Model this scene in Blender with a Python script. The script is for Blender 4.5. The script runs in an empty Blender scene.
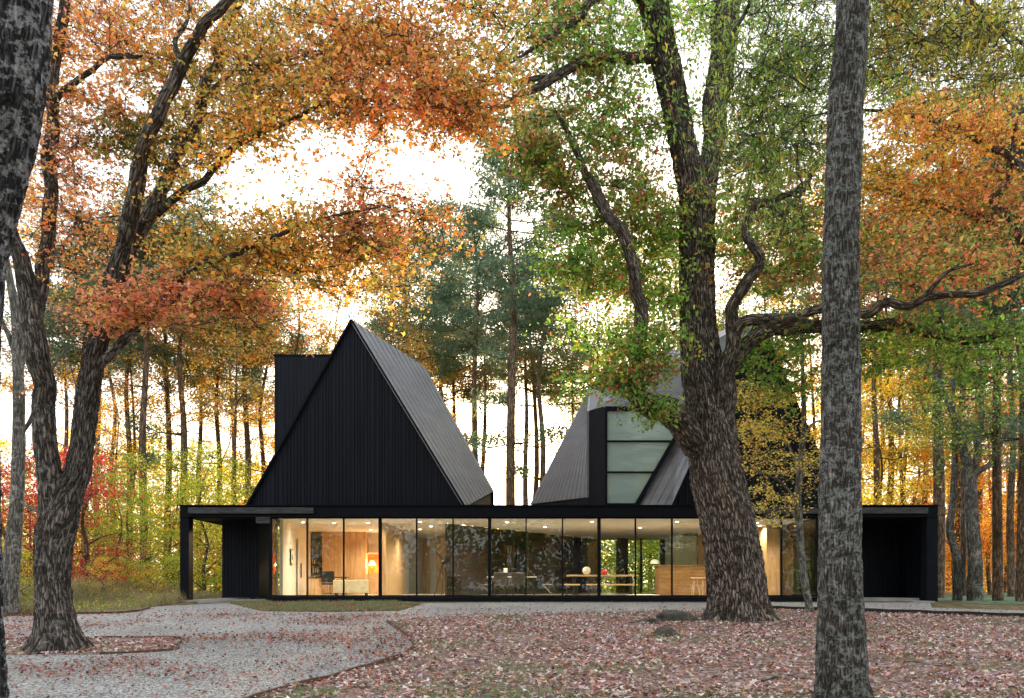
import bpy, bmesh, math, random
import numpy as np
from mathutils import Vector, Matrix, geometry
random.seed(7); rng = np.random.default_rng(7)
R = math.radians
scene = bpy.context.scene
COL = scene.collection
F = 828.0; CX = 512.0; HY = 585.0; EYE = 1.6

# ------------------------------------------------------------------ basics
def P(px, py, Y):
    return Vector(((px-CX)/F*Y, Y, EYE+(HY-py)/F*Y))
def gz(y):
    return float(np.clip((y-8)/22.0, 0, 1))
def gp(px, py, lift=0.0):
    """ground point seen at a pixel of the photograph"""
    lo, hi = 4.0, 200.0
    for _ in range(50):
        m = (lo+hi)/2
        if HY+F*(EYE-gz(m))/m > py: lo = m
        else: hi = m
    return Vector(((px-CX)/F*lo, lo, gz(lo)+lift))

def tag(o, label=None, cat=None, group=None, kind=None):
    if label: o['label'] = label
    if cat: o['category'] = cat
    if group: o['group'] = group
    if kind: o['kind'] = kind
    return o
def empty(name, loc, label=None, cat=None, group=None):
    o = bpy.data.objects.new(name, None); COL.objects.link(o); o.location = loc
    o.empty_display_size = 0.3
    return tag(o, label, cat, group)
def wloc(o):
    v = Vector((0, 0, 0))
    while o: v = v+o.location; o = o.parent
    return v
def link(name, me, mat, parent=None, origin=None):
    o = bpy.data.objects.new(name, me); COL.objects.link(o)
    for m in (mat if isinstance(mat, (list, tuple)) else [mat]): me.materials.append(m)
    if parent: o.parent = parent
    return o

class MB:
    """collects solids in world space, builds ONE mesh object"""
    def __init__(s): s.v = []; s.f = []; s.m = []
    def poly(s, vs, fs, mi=0):
        b = len(s.v); s.v += [tuple(v) for v in vs]
        for f in fs: s.f.append([b+i for i in f]); s.m.append(mi)
        return s
    def box(s, x0, x1, y0, y1, z0, z1, mi=0):
        v = [(x, y, z) for z in (z0, z1) for y in (y0, y1) for x in (x0, x1)]
        return s.poly(v, [(0,2,3,1),(4,5,7,6),(0,1,5,4),(2,6,7,3),(0,4,6,2),(1,3,7,5)], mi)
    def obox(s, c, d, sx, sy, sz, mi=0):
        """box centred at c, x axis along horizontal direction d"""
        d = Vector((d[0], d[1], 0)).normalized(); n = Vector((-d.y, d.x, 0)); c = Vector(c)
        v = [c+d*a*sx/2+n*b*sy/2+Vector((0,0,e*sz/2)) for e in (-1,1) for b in (-1,1) for a in (-1,1)]
        return s.poly(v, [(0,2,3,1),(4,5,7,6),(0,1,5,4),(2,6,7,3),(0,4,6,2),(1,3,7,5)], mi)
    def bar(s, a, b, w, h=None, up=Vector((0,0,1)), mi=0):
        a, b = Vector(a), Vector(b); h = h or w; d = (b-a).normalized()
        if abs(d.dot(up)) > .98: up = Vector((0,1,0))
        x = d.cross(up).normalized(); y = x.cross(d)
        v = [p+x*i*w/2+y*j*h/2 for p in (a, b) for j in (-1,1) for i in (-1,1)]
        return s.poly(v, [(0,2,3,1),(4,5,7,6),(0,1,5,4),(2,6,7,3),(0,4,6,2),(1,3,7,5)], mi)
    def prism(s, pts, z0, z1, mi=0):
        n = len(pts); v = [(p[0],p[1],z0) for p in pts]+[(p[0],p[1],z1) for p in pts]
        return s.poly(v, [tuple(range(n))[::-1], tuple(range(n,2*n))]+[(i,(i+1)%n,(i+1)%n+n,i+n) for i in range(n)], mi)
    def thick(s, pts, off, mi=0):
        """a plane polygon given thickness along vector off"""
        n = len(pts); off = Vector(off); v = [Vector(p) for p in pts]+[Vector(p)+off for p in pts]
        return s.poly(v, [tuple(range(n)), tuple(range(n,2*n))[::-1]]+[(i,i+n,(i+1)%n+n,(i+1)%n) for i in range(n)], mi)
    def lathe(s, c, prof, n=20, mi=0, caps=True):
        c = Vector(c); b = len(s.v); k = len(prof)
        v = [c+Vector((r*math.cos(2*math.pi*i/n), r*math.sin(2*math.pi*i/n), z)) for r, z in prof for i in range(n)]
        f = [(j*n+i, j*n+(i+1)%n, (j+1)*n+(i+1)%n, (j+1)*n+i) for j in range(k-1) for i in range(n)]
        if caps: f += [tuple(range(n))[::-1], tuple((k-1)*n+i for i in range(n))]
        return s.poly(v, f, mi)
    def tube(s, pts, r, n=8, mi=0):
        for a, b in zip(pts[:-1], pts[1:]):
            a, b = Vector(a), Vector(b); d = (b-a).normalized(); up = Vector((0,0,1)) if abs(d.z)<.95 else Vector((1,0,0))
            x = d.cross(up).normalized(); y = x.cross(d)
            v = [p+(x*math.cos(2*math.pi*i/n)+y*math.sin(2*math.pi*i/n))*r for p in (a-d*r*.3,b+d*r*.3) for i in range(n)]
            s.poly(v, [(i,(i+1)%n,(i+1)%n+n,i+n) for i in range(n)]+[tuple(range(n))[::-1], tuple(range(n,2*n))], mi)
        return s
    def build(s, name, mat, parent=None, smooth=False, bevel=0):
        org = wloc(parent) if parent else Vector((0,0,0))
        me = bpy.data.meshes.new(name)
        me.from_pydata([tuple(Vector(v)-org) for v in s.v], [], s.f)
        me.polygons.foreach_set('material_index', s.m)
        bm = bmesh.new(); bm.from_mesh(me); bmesh.ops.recalc_face_normals(bm, faces=bm.faces)
        if bevel: bmesh.ops.bevel(bm, geom=[e for e in bm.edges if e.is_manifold and e.calc_face_angle(0) > .6], offset=bevel, segments=2, affect='EDGES', profile=.6)
        bm.to_mesh(me); bm.free()
        if smooth: me.polygons.foreach_set('use_smooth', [True]*len(me.polygons))
        return link(name, me, mat, parent)

# ------------------------------------------------------------------ numpy value noise
def _h(i, j, k, seed):
    n = (i*374761393+j*668265263+k*2147483647+seed*974634777) & 0xffffffff
    n = ((n ^ (n >> 13))*1274126177) & 0xffffffff
    n = ((n ^ (n >> 16))*2246822519) & 0xffffffff
    return ((n ^ (n >> 15)) & 0xffff)/65535.0
def vnoise(p, seed=0):
    p = np.asarray(p, float); i = np.floor(p).astype(np.int64); f = p-i; f = f*f*(3-2*f)
    out = 0
    for dx in (0,1):
        for dy in (0,1):
            for dz in (0,1):
                w = (f[:,0] if dx else 1-f[:,0])*(f[:,1] if dy else 1-f[:,1])*(f[:,2] if dz else 1-f[:,2])
                out = out+w*_h(i[:,0]+dx, i[:,1]+dy, i[:,2]+dz, seed)
    return out
def fbm(p, o=3, seed=0):
    a, s, t = 1.0, 0, 0
    for k in range(o):
        s = s+a*vnoise(p*2**k, seed+k); t += a; a *= .5
    return s/t

# ------------------------------------------------------------------ materials
def newmat(name):
    m = bpy.data.materials.new(name); m.use_nodes = True; nt = m.node_tree; nt.nodes.clear()
    o = nt.nodes.new('ShaderNodeOutputMaterial'); return m, nt, o
def N(nt, typ, **k):
    n = nt.nodes.new(typ)
    for a, b in k.items():
        if a in n.inputs: n.inputs[a].default_value = b
        else: setattr(n, a, b)
    return n
def c4(c): return (c[0], c[1], c[2], 1)
def ramp(nt, fac, stops, interp='LINEAR'):
    r = nt.nodes.new('ShaderNodeValToRGB'); r.color_ramp.interpolation = interp
    el = r.color_ramp.elements
    while len(el) < len(stops): el.new(.5)
    for e, (p, c) in zip(el, stops): e.position = p; e.color = c4(c) if len(c) == 3 else c
    nt.links.new(fac, r.inputs[0]); return r
def mix(nt, fac, a, b, mode='MIX'):
    m = nt.nodes.new('ShaderNodeMix'); m.data_type = 'RGBA'; m.blend_type = mode
    for s, v in ((0, fac), (6, a), (7, b)):
        if hasattr(v, 'is_linked') or hasattr(v, 'links'): nt.links.new(v, m.inputs[s])
        else: m.inputs[s].default_value = v if s == 0 else c4(v)
    return m.outputs[2]
def bump(nt, h, strength, dist, nrm=None):
    b = N(nt, 'ShaderNodeBump', Strength=strength, Distance=dist); nt.links.new(h, b.inputs['Height'])
    if nrm: nt.links.new(nrm, b.inputs['Normal'])
    return b.outputs[0]
def coords(nt, scale=(1,1,1), attr=None, kind='Object', rot=(0,0,0)):
    mp = N(nt, 'ShaderNodeMapping'); mp.inputs['Scale'].default_value = scale; mp.inputs['Rotation'].default_value = rot
    if attr:
        a = N(nt, 'ShaderNodeAttribute', attribute_name=attr); nt.links.new(a.outputs['Vector'], mp.inputs[0])
    elif kind == 'World':
        g = N(nt, 'ShaderNodeNewGeometry'); nt.links.new(g.outputs['Position'], mp.inputs[0])
    else:
        t = N(nt, 'ShaderNodeTexCoord'); nt.links.new(t.outputs[kind], mp.inputs[0])
    return mp.outputs[0]
def noise(nt, vec, scale, detail=4, rough=.55):
    n = N(nt, 'ShaderNodeTexNoise', Scale=scale, Detail=detail, Roughness=rough); nt.links.new(vec, n.inputs['Vector']); return n

def plain(name, col, rough=.6, metal=0, var=.15, scale=3, bumps=0.0, stretch=(1,1,1), spec=.5):
    m, nt, o = newmat(name); b = N(nt, 'ShaderNodeBsdfPrincipled', Roughness=rough, Metallic=metal)
    b.inputs['Specular IOR Level'].default_value = spec
    v = coords(nt, stretch, kind='World'); n = noise(nt, v, scale, 5)
    lo = tuple(c*(1-var) for c in col); hi = tuple(min(1, c*(1+var)) for c in col)
    r = ramp(nt, n.outputs[0], [(.3, lo), (.7, hi)]); nt.links.new(r.outputs[0], b.inputs['Base Color'])
    n2 = noise(nt, v, scale*8, 3)
    rr = N(nt, 'ShaderNodeMapRange'); rr.inputs[3].default_value = max(0, rough-.1); rr.inputs[4].default_value = min(1, rough+.12)
    nt.links.new(n2.outputs[0], rr.inputs[0]); nt.links.new(rr.outputs[0], b.inputs['Roughness'])
    if bumps: nt.links.new(bump(nt, n2.outputs[0], bumps, .02), b.inputs['Normal'])
    nt.links.new(b.outputs[0], o.inputs[0]); return m

def bark(name, base, hi, lichen, lichen_amt, furrow=1.0, scl=1.0, crack=.3):
    m, nt, o = newmat(name); b = N(nt, 'ShaderNodeBsdfPrincipled', Roughness=.93)
    b.inputs['Specular IOR Level'].default_value = .25
    v = coords(nt, (11*scl, 11*scl, 1.6*scl), attr='bk'); v2 = coords(nt, (1,1,1), attr='bk'); v3 = coords(nt, (2,2,2.2), attr='bk')
    n1 = noise(nt, v, 2.2, 6, .62); vo = N(nt, 'ShaderNodeTexVoronoi', Scale=1.7); vo.feature = 'DISTANCE_TO_EDGE'
    wv = N(nt, 'ShaderNodeVectorMath', operation='ADD'); nt.links.new(v, wv.inputs[0])
    sc = N(nt, 'ShaderNodeVectorMath', operation='SCALE'); sc.inputs['Scale'].default_value = 1.1; nt.links.new(n1.outputs['Color'], sc.inputs[0]); nt.links.new(sc.outputs[0], wv.inputs[1])
    nt.links.new(wv.outputs[0], vo.inputs['Vector'])
    fine = noise(nt, v2, 40*scl, 5, .7)
    vr = ramp(nt, vo.outputs['Distance'], [(.02, (0,0,0)), (.2, (1,1,1))])
    bc = ramp(nt, n1.outputs[0], [(.3, tuple(c*.4 for c in base)), (.5, base), (.66, hi)])
    c = mix(nt, vr.outputs[0], tuple(x*crack for x in base), bc.outputs[0])
    l1 = noise(nt, v3, 2.6*scl, 7, .72); lr = ramp(nt, l1.outputs[0], [(.62-lichen_amt*.2, (0,0,0)), (.66-lichen_amt*.2, (1,1,1))])
    l2 = noise(nt, v2, 17*scl, 3, .6); lr2 = ramp(nt, l2.outputs[0], [(.38, (0,0,0)), (.5, (1,1,1))])
    lm = N(nt, 'ShaderNodeMath', operation='MULTIPLY'); nt.links.new(lr.outputs[0], lm.inputs[0]); nt.links.new(lr2.outputs[0], lm.inputs[1])
    lm2 = N(nt, 'ShaderNodeMath', operation='MULTIPLY'); nt.links.new(lm.outputs[0], lm2.inputs[0]); lm2.inputs[1].default_value = .62
    c = mix(nt, lm2.outputs[0], c, lichen)
    big = noise(nt, v2, .9, 4, .6); bgr = ramp(nt, big.outputs[0], [(.3, (.55,.56,.5)), (.55, (1,1,1)), (.75, (1.0,.96,.92))])
    c = mix(nt, 1.0, c, bgr.outputs[0], 'MULTIPLY')
    nt.links.new(c, b.inputs['Base Color'])
    hb = N(nt, 'ShaderNodeMath', operation='MULTIPLY_ADD'); nt.links.new(fine.outputs[0], hb.inputs[0]); hb.inputs[1].default_value = .5; nt.links.new(vr.outputs[0], hb.inputs[2])
    h2 = N(nt, 'ShaderNodeMath', operation='ADD'); nt.links.new(hb.outputs[0], h2.inputs[0]); nt.links.new(n1.outputs[0], h2.inputs[1])
    nt.links.new(bump(nt, h2.outputs[0], .9*furrow, .03), b.inputs['Normal'])
    nt.links.new(b.outputs[0], o.inputs[0]); return m

def leafmat(name, trans=.45):
    m, nt, o = newmat(name)
    a = N(nt, 'ShaderNodeAttribute', attribute_name='leafcol')
    d = N(nt, 'ShaderNodeBsdfPrincipled', Roughness=.55); d.inputs['Specular IOR Level'].default_value = .3
    t = N(nt, 'ShaderNodeBsdfTranslucent')
    ms = N(nt, 'ShaderNodeMixShader', Fac=trans)
    nt.links.new(a.outputs['Color'], d.inputs['Base Color'])
    g = N(nt, 'ShaderNodeHueSaturation', Saturation=1.05, Value=1.8); nt.links.new(a.outputs['Color'], g.inputs['Color'])
    nt.links.new(g.outputs[0], t.inputs[0])
    nt.links.new(d.outputs[0], ms.inputs[1]); nt.links.new(t.outputs[0], ms.inputs[2]); nt.links.new(ms.outputs[0], o.inputs[0]); return m

def woodmat(name, lo, hi, axis=2, rough=.4):
    m, nt, o = newmat(name); b = N(nt, 'ShaderNodeBsdfPrincipled', Roughness=rough)
    s = [9, 9, 9]; s[axis] = .7
    v = coords(nt, s, kind='World'); n = noise(nt, v, 1.2, 6, .6)
    r = ramp(nt, n.outputs[0], [(.3, lo), (.68, hi)])
    # board joints
    v2 = coords(nt, (1,1,1), kind='World'); n2 = noise(nt, v2, 1.3, 2)
    c = mix(nt, .35, r.outputs[0], n2.outputs[0], 'SOFT_LIGHT')
    nt.links.new(c, b.inputs['Base Color']); nt.links.new(bump(nt, n.outputs[0], .15, .01), b.inputs['Normal'])
    nt.links.new(b.outputs[0], o.inputs[0]); return m

def glassmat(name, tint=(.93,.96,.94), boost=1.0, rough=0.0):
    m, nt, o = newmat(name)
    t = N(nt, 'ShaderNodeBsdfTransparent', Color=c4(tint)); g = N(nt, 'ShaderNodeBsdfGlossy', Roughness=rough)
    fr = N(nt, 'ShaderNodeFresnel', IOR=1.5)
    mu = N(nt, 'ShaderNodeMath', operation='MULTIPLY', use_clamp=True); nt.links.new(fr.outputs[0], mu.inputs[0]); mu.inputs[1].default_value = boost
    ms = N(nt, 'ShaderNodeMixShader'); nt.links.new(mu.outputs[0], ms.inputs[0]); nt.links.new(t.outputs[0], ms.inputs[1]); nt.links.new(g.outputs[0], ms.inputs[2])
    nt.links.new(ms.outputs[0], o.inputs[0]); return m
def emis(name, col, st):
    m, nt, o = newmat(name); e = N(nt, 'ShaderNodeEmission', Color=c4(col), Strength=st); nt.links.new(e.outputs[0], o.inputs[0]); return m

def cladmat(name, col=(.0055,.008,.0165)):
    m, nt, o = newmat(name); b = N(nt, 'ShaderNodeBsdfPrincipled', Roughness=.6); b.inputs['Specular IOR Level'].default_value = .22
    v = coords(nt, (7,7,.25), kind='World'); n = noise(nt, v, 1.0, 4, .6)
    r = ramp(nt, n.outputs[0], [(.3, tuple(c*.6 for c in col)), (.55, col), (.75, tuple(c*2.0 for c in col))]); nt.links.new(r.outputs[0], b.inputs['Base Color'])
    v2 = coords(nt, (30,30,3), kind='World'); n2 = noise(nt, v2, 1, 4); nt.links.new(bump(nt, n2.outputs[0], .3, .01), b.inputs['Normal'])
    nt.links.new(b.outputs[0], o.inputs[0]); return m
def roofmat(name):
    m, nt, o = newmat(name); b = N(nt, 'ShaderNodeBsdfPrincipled', Metallic=.35)
    v = coords(nt, (.5,.5,2.2), kind='World'); n = noise(nt, v, 1.0, 6, .6)
    r = ramp(nt, n.outputs[0], [(.25, (.17,.173,.19)), (.75, (.25,.253,.275))]); nt.links.new(r.outputs[0], b.inputs['Base Color'])
    v2 = coords(nt, kind='World'); n2 = noise(nt, v2, 3, 4); rr = ramp(nt, n2.outputs[0], [(.3, (.36,)*3), (.7, (.52,)*3)]); nt.links.new(rr.outputs[0], b.inputs['Roughness'])
    nt.links.new(bump(nt, n2.outputs[0], .08, .05), b.inputs['Normal'])
    nt.links.new(b.outputs[0], o.inputs[0]); return m

def gravelmat():
    m, nt, o = newmat('gravel'); b = N(nt, 'ShaderNodeBsdfPrincipled', Roughness=.9)
    v = coords(nt, kind='World')
    vo = N(nt, 'ShaderNodeTexVoronoi', Scale=28); nt.links.new(v, vo.inputs['Vector'])
    bw = N(nt, 'ShaderNodeRGBToBW'); nt.links.new(vo.outputs['Color'], bw.inputs[0])
    st = ramp(nt, bw.outputs[0], [(.1, (.22,.213,.205)), (.4, (.44,.43,.415)), (.8, (.72,.71,.69))])
    er = ramp(nt, vo.outputs['Distance'], [(.4, (1,1,1)), (.85, (.45,.45,.45))])
    c = mix(nt, 1.0, st.outputs[0], er.outputs[0], 'MULTIPLY')
    n = noise(nt, v, .55, 5, .6); nr = ramp(nt, n.outputs[0], [(.3, (.70,.69,.67)), (.7, (1,1,1))])
    c = mix(nt, 1.0, c, nr.outputs[0], 'MULTIPLY')
    nt.links.new(c, b.inputs['Base Color'])
    inv = N(nt, 'ShaderNodeMath', operation='SUBTRACT'); inv.inputs[0].default_value = 1; nt.links.new(vo.outputs['Distance'], inv.inputs[1])
    nt.links.new(bump(nt, inv.outputs[0], .8, .03), b.inputs['Normal'])
    nt.links.new(b.outputs[0], o.inputs[0]); return m
def littermat(name, stops, s=9):
    m, nt, o = newmat(name); b = N(nt, 'ShaderNodeBsdfPrincipled', Roughness=.95)
    v = coords(nt, kind='World')
    vo = N(nt, 'ShaderNodeTexVoronoi', Scale=s); nt.links.new(v, vo.inputs['Vector']); bw = N(nt, 'ShaderNodeRGBToBW'); nt.links.new(vo.outputs['Color'], bw.inputs[0])
    st = ramp(nt, bw.outputs[0], stops)
    n = noise(nt, v, .5, 6, .6); g = ramp(nt, n.outputs[0], [(.52, (0,0,0)), (.66, (1,1,1))])
    gm = N(nt, 'ShaderNodeMath', operation='MULTIPLY'); nt.links.new(g.outputs[0], gm.inputs[0]); gm.inputs[1].default_value = .55
    c = mix(nt, gm.outputs[0], st.outputs[0], (.07,.09,.03))
    nt.links.new(c, b.inputs['Base Color']); n3 = noise(nt, v, 22, 4)
    nt.links.new(bump(nt, n3.outputs[0], .8, .04), b.inputs['Normal'])
    nt.links.new(b.outputs[0], o.inputs[0]); return m

M = dict(
 clad=cladmat('black_cladding'), clad2=cladmat('charcoal_cladding', (.006,.008,.014)), metalroof=roofmat('zinc_roof'),
 steel=plain('black_steel', (.009,.011,.016), .75, 0, spec=.08), beam=plain('weathered_timber', (.055,.054,.06), .85, 0, .7, 2.2, .5, (1,6,12)),
 concrete=plain('concrete', (.34,.33,.31), .85, 0, .25, 1.5, .3), ceiling=plain('ceiling_paint', (.74,.70,.62), .8, 0, .03),
 white=plain('white_wall_paint', (.78,.73,.62), .75, 0, .03), floor=plain('polished_floor', (.30,.27,.23), .25, 0, .15),
 wood=woodmat('cherry_panel', (.42,.24,.11), (.68,.43,.21)), darkwood=woodmat('dark_walnut', (.010,.009,.006), (.035,.022,.013), rough=.15),
 oakwood=woodmat('oak_table', (.42,.27,.12), (.62,.44,.23), axis=0), island=woodmat('island_wood', (.20,.10,.035), (.40,.22,.08), axis=0),
 glass=glassmat('window_glass', (.95,.97,.95), 1.15), backglass=glassmat('rear_glass', (.80,.92,.86), 1.2),
 black=plain('black_lacquer', (.012,.012,.012), .4), chairgrey=plain('grey_leather', (.13,.115,.10), .6), cream=plain('cream_board', (.70,.62,.42), .6, 0, .15, 6),
 porcelain=plain('cream_ceramic', (.75,.72,.62), .35), redc=plain('red_ceramic', (.62,.05,.04), .35), brass=plain('brass', (.5,.32,.1), .3, 1),
 orange=plain('orange_print', (.72,.20,.03), .6, 0, .4, 5), chrome=plain('chrome', (.6,.6,.6), .2, 1), rug=plain('white_rug', (.78,.78,.75), .95, 0, .05, 20),
 mint=plain('pale_green_cabinet', (.50,.60,.48), .35, 0, .04), shade=emis('lit_lamp_shade', (1,.62,.28), 2.2), spot=emis('downlight_lens', (1,.86,.62), 5),
 rust=plain('rusted_steel_edging', (.12,.06,.04), .85, 0, .4, 6), timber=plain('dark_timber_edge', (.035,.028,.022), .9, 0, .5, 6, .5),
 bk_oak=bark('oak_bark', (.27,.215,.175), (.54,.46,.39), (.46,.47,.42), .12, 1.3, 1.25, .14), bk_maple=bark('maple_bark', (.21,.178,.156), (.42,.375,.34), (.42,.43,.40), .3, 1.1, 1.2, .16),
 bk_grey=bark('lichened_bark', (.155,.14,.125), (.33,.31,.29), (.47,.51,.51), .6, .9, 1.9, .26), bk_left=bark('pale_lichened_bark', (.07,.07,.078), (.19,.19,.20), (.58,.58,.60), .62, 1, 1, .2),
 bk_far=bark('pine_bark', (.25,.165,.11), (.44,.31,.21), (.3,.28,.24), .1, .8, .7), bk_pale=bark('pale_grey_bark', (.24,.225,.20), (.42,.40,.37), (.5,.5,.47), .4, .6),
 leaf=leafmat('leaf', .5), needle=leafmat('needle', .25), dead=leafmat('fallen_leaf', .1), gravel=gravelmat(),
 litter=littermat('leaf_litter_soil', [(.2, (.10,.07,.055)), (.5, (.24,.15,.125)), (.8, (.42,.30,.26))], 13),
 woodsfloor=littermat('woodland_floor', [(.2, (.06,.05,.02)), (.5, (.14,.11,.04)), (.8, (.22,.15,.06))], 5),
 lawn=littermat('lawn_turf', [(.2, (.05,.12,.06)), (.5, (.09,.19,.10)), (.8, (.15,.26,.14))], 6), moss=plain('mossy_rock', (.09,.085,.07), .95, 0, .5, 7, .8),
)
mm, nt, o_ = newmat('frosted_dormer_glass')
b_ = N(nt, 'ShaderNodeBsdfPrincipled', Roughness=.16); b_.inputs['Base Color'].default_value = (.36,.49,.46,1); b_.inputs['Coat Weight'].default_value = 1; b_.inputs['Coat Roughness'].default_value = .05; b_.inputs['IOR'].default_value = 1.7; b_.inputs['Specular IOR Level'].default_value = .9
nt.links.new(bump(nt, noise(nt, coords(nt, (1,1,2.5), kind='World'), 1.0, 3).outputs[0], .14, .25), b_.inputs['Normal'])
nt.links.new(b_.outputs[0], o_.inputs[0]); M['frost'] = mm

# ------------------------------------------------------------------ leaves
LEAF = {
 'maple': np.array([(0,-.5),(.5,-.12),(.17,.06),(0,.55),(-.17,.06),(-.5,-.12)]),
 'kite': np.array([(0,-.5),(.3,0),(0,.5),(-.3,0)]),
 'lance': np.array([(0,-.5),(.13,-.1),(0,.55),(-.13,-.1)]),
 'oak': np.array([(0,-.55),(.26,-.1),(.2,.3),(0,.5),(-.2,.3),(-.26,-.1)]),
 'blade': np.array([(-.035,-.5),(.035,-.5),(0,.5)]),
}
def leaf_mesh(name, pos, size, col, shape='maple', droop=0.0, flat=0.0, tilt=None):
    n = len(pos); sh = LEAF[shape]; k = len(sh)
    nr = rng.normal(size=(n,3)); nr[:,2] += flat*3; nr /= np.linalg.norm(nr, axis=1)[:,None]
    ax = rng.normal(size=(n,3)); ax[:,2] -= droop*3
    if tilt is not None: ax = ax*tilt[1]+np.array(tilt[0])
    ax -= nr*np.sum(ax*nr, axis=1)[:,None]; ax /= np.linalg.norm(ax, axis=1)[:,None]+1e-9
    bx = np.cross(nr, ax)
    v = pos[:,None,:]+(bx[:,None,:]*sh[None,:,0:1]+ax[:,None,:]*sh[None,:,1:2])*size[:,None,None]
    # slight cupping
    v += nr[:,None,:]*((np.abs(sh[:,0])*.35)[None,:,None])*size[:,None,None]
    me = bpy.data.meshes.new(name)
    me.vertices.add(n*k); me.vertices.foreach_set('co', v.astype(np.float32).ravel())
    me.loops.add(n*k); me.loops.foreach_set('vertex_index', np.arange(n*k, dtype=np.int32))
    me.polygons.add(n); me.polygons.foreach_set('loop_start', np.arange(0, n*k, k, dtype=np.int32))
    me.polygons.foreach_set('loop_total', np.full(n, k, dtype=np.int32))
    me.update(calc_edges=True)
    a = me.attributes.new('leafcol', 'FLOAT_COLOR', 'FACE')
    c = np.ones((n,4), np.float32); c[:,:3] = np.clip(col, 0.003, .95); a.data.foreach_set('color', c.ravel())
    return me

PAL = {  # linear base colours
 'orange': [((.68,.27,.08),4),((.74,.40,.11),3),((.58,.17,.08),2),((.36,.30,.09),2),((.60,.34,.22),1.5)],
 'orange_olive': [((.64,.27,.07),3),((.36,.32,.08),3.4),((.72,.42,.10),2.4),((.20,.25,.06),2)],
 'olive': [((.16,.17,.035),4),((.10,.13,.03),3),((.45,.22,.04),1)],
 'pink': [((.58,.24,.18),3),((.55,.20,.10),2),((.36,.30,.09),2),((.68,.32,.12),3)],
 'dusty': [((.55,.28,.17),3),((.42,.27,.18),3),((.62,.24,.10),2)],
 'green': [((.15,.28,.05),4),((.22,.34,.06),3),((.10,.20,.045),3),((.42,.12,.06),.5),((.42,.40,.07),.9)],
 'greenred': [((.16,.27,.06),4),((.50,.10,.08),1.5),((.10,.19,.045),2),((.58,.36,.08),1),((.28,.35,.07),2)],
 'willow': [((.18,.28,.06),4),((.28,.34,.08),3),((.12,.20,.05),3),((.60,.48,.09),.9)],
 'willowyellow': [((.30,.35,.07),3),((.50,.40,.07),2.4),((.13,.18,.04),2),((.50,.22,.05),.8)],
 'fire': [((.70,.30,.08),3),((.68,.48,.11),3),((.60,.20,.12),2.4),((.38,.38,.09),2.2)],
 'fireyellow': [((.68,.46,.08),4),((.62,.30,.05),2),((.34,.32,.06),2)],
 'redgreen': [((.55,.15,.10),3),((.22,.29,.07),3.4),((.64,.32,.10),2),((.14,.21,.05),2)],
 'yellow': [((.66,.50,.07),4),((.48,.42,.06),3),((.70,.40,.06),1)],
 'turf': [((.17,.23,.09),4),((.25,.29,.12),3),((.36,.31,.18),2.4)],
 'lime': [((.34,.42,.05),4),((.46,.46,.06),3),((.20,.30,.04),2)],
 'gold': [((.66,.38,.05),3),((.60,.46,.08),3),((.35,.30,.06),1.5)],
 'red': [((.52,.045,.055),4),((.42,.08,.07),2),((.55,.16,.06),1)],
 'farorange': [((.70,.26,.04),4),((.68,.40,.06),3),((.48,.14,.05),1)],
 'pine': [((.11,.19,.12),4),((.15,.24,.15),3),((.24,.24,.11),1.4)],
 'pinedry': [((.15,.20,.10),3),((.40,.24,.09),2),((.18,.24,.12),2)],
 'dogwood': [((.76,.58,.14),4),((.68,.38,.14),2),((.54,.54,.13),2)],
 'litter': [((.46,.26,.22),4),((.60,.46,.43),4),((.30,.15,.13),2.6),((.72,.60,.57),3),((.44,.16,.09),2.2),((.52,.34,.20),1.3)],
 'driftleaf': [((.33,.10,.07),3),((.40,.13,.06),2),((.26,.10,.08),3),((.42,.24,.16),1.5)],
 'grass': [((.17,.27,.09),4),((.23,.31,.12),2),((.28,.27,.13),1.2)],
 'drygrass': [((.33,.28,.13),4),((.17,.20,.07),3.4),((.46,.30,.19),3.4),((.26,.28,.08),2)],
}
def pick(pal, n):
    c = np.array([p[0] for p in PAL[pal]]); w = np.array([p[1] for p in PAL[pal]], float); w /= w.sum()
    return c[rng.choice(len(c), n, p=w)]
def jitter(c, a=.22):
    n = len(c); c = c*.97+c.mean(1)[:,None]*.03; return c*(1+rng.normal(size=(n,1))*a)*(1+rng.normal(size=(n,3))*a*.3)

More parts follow.
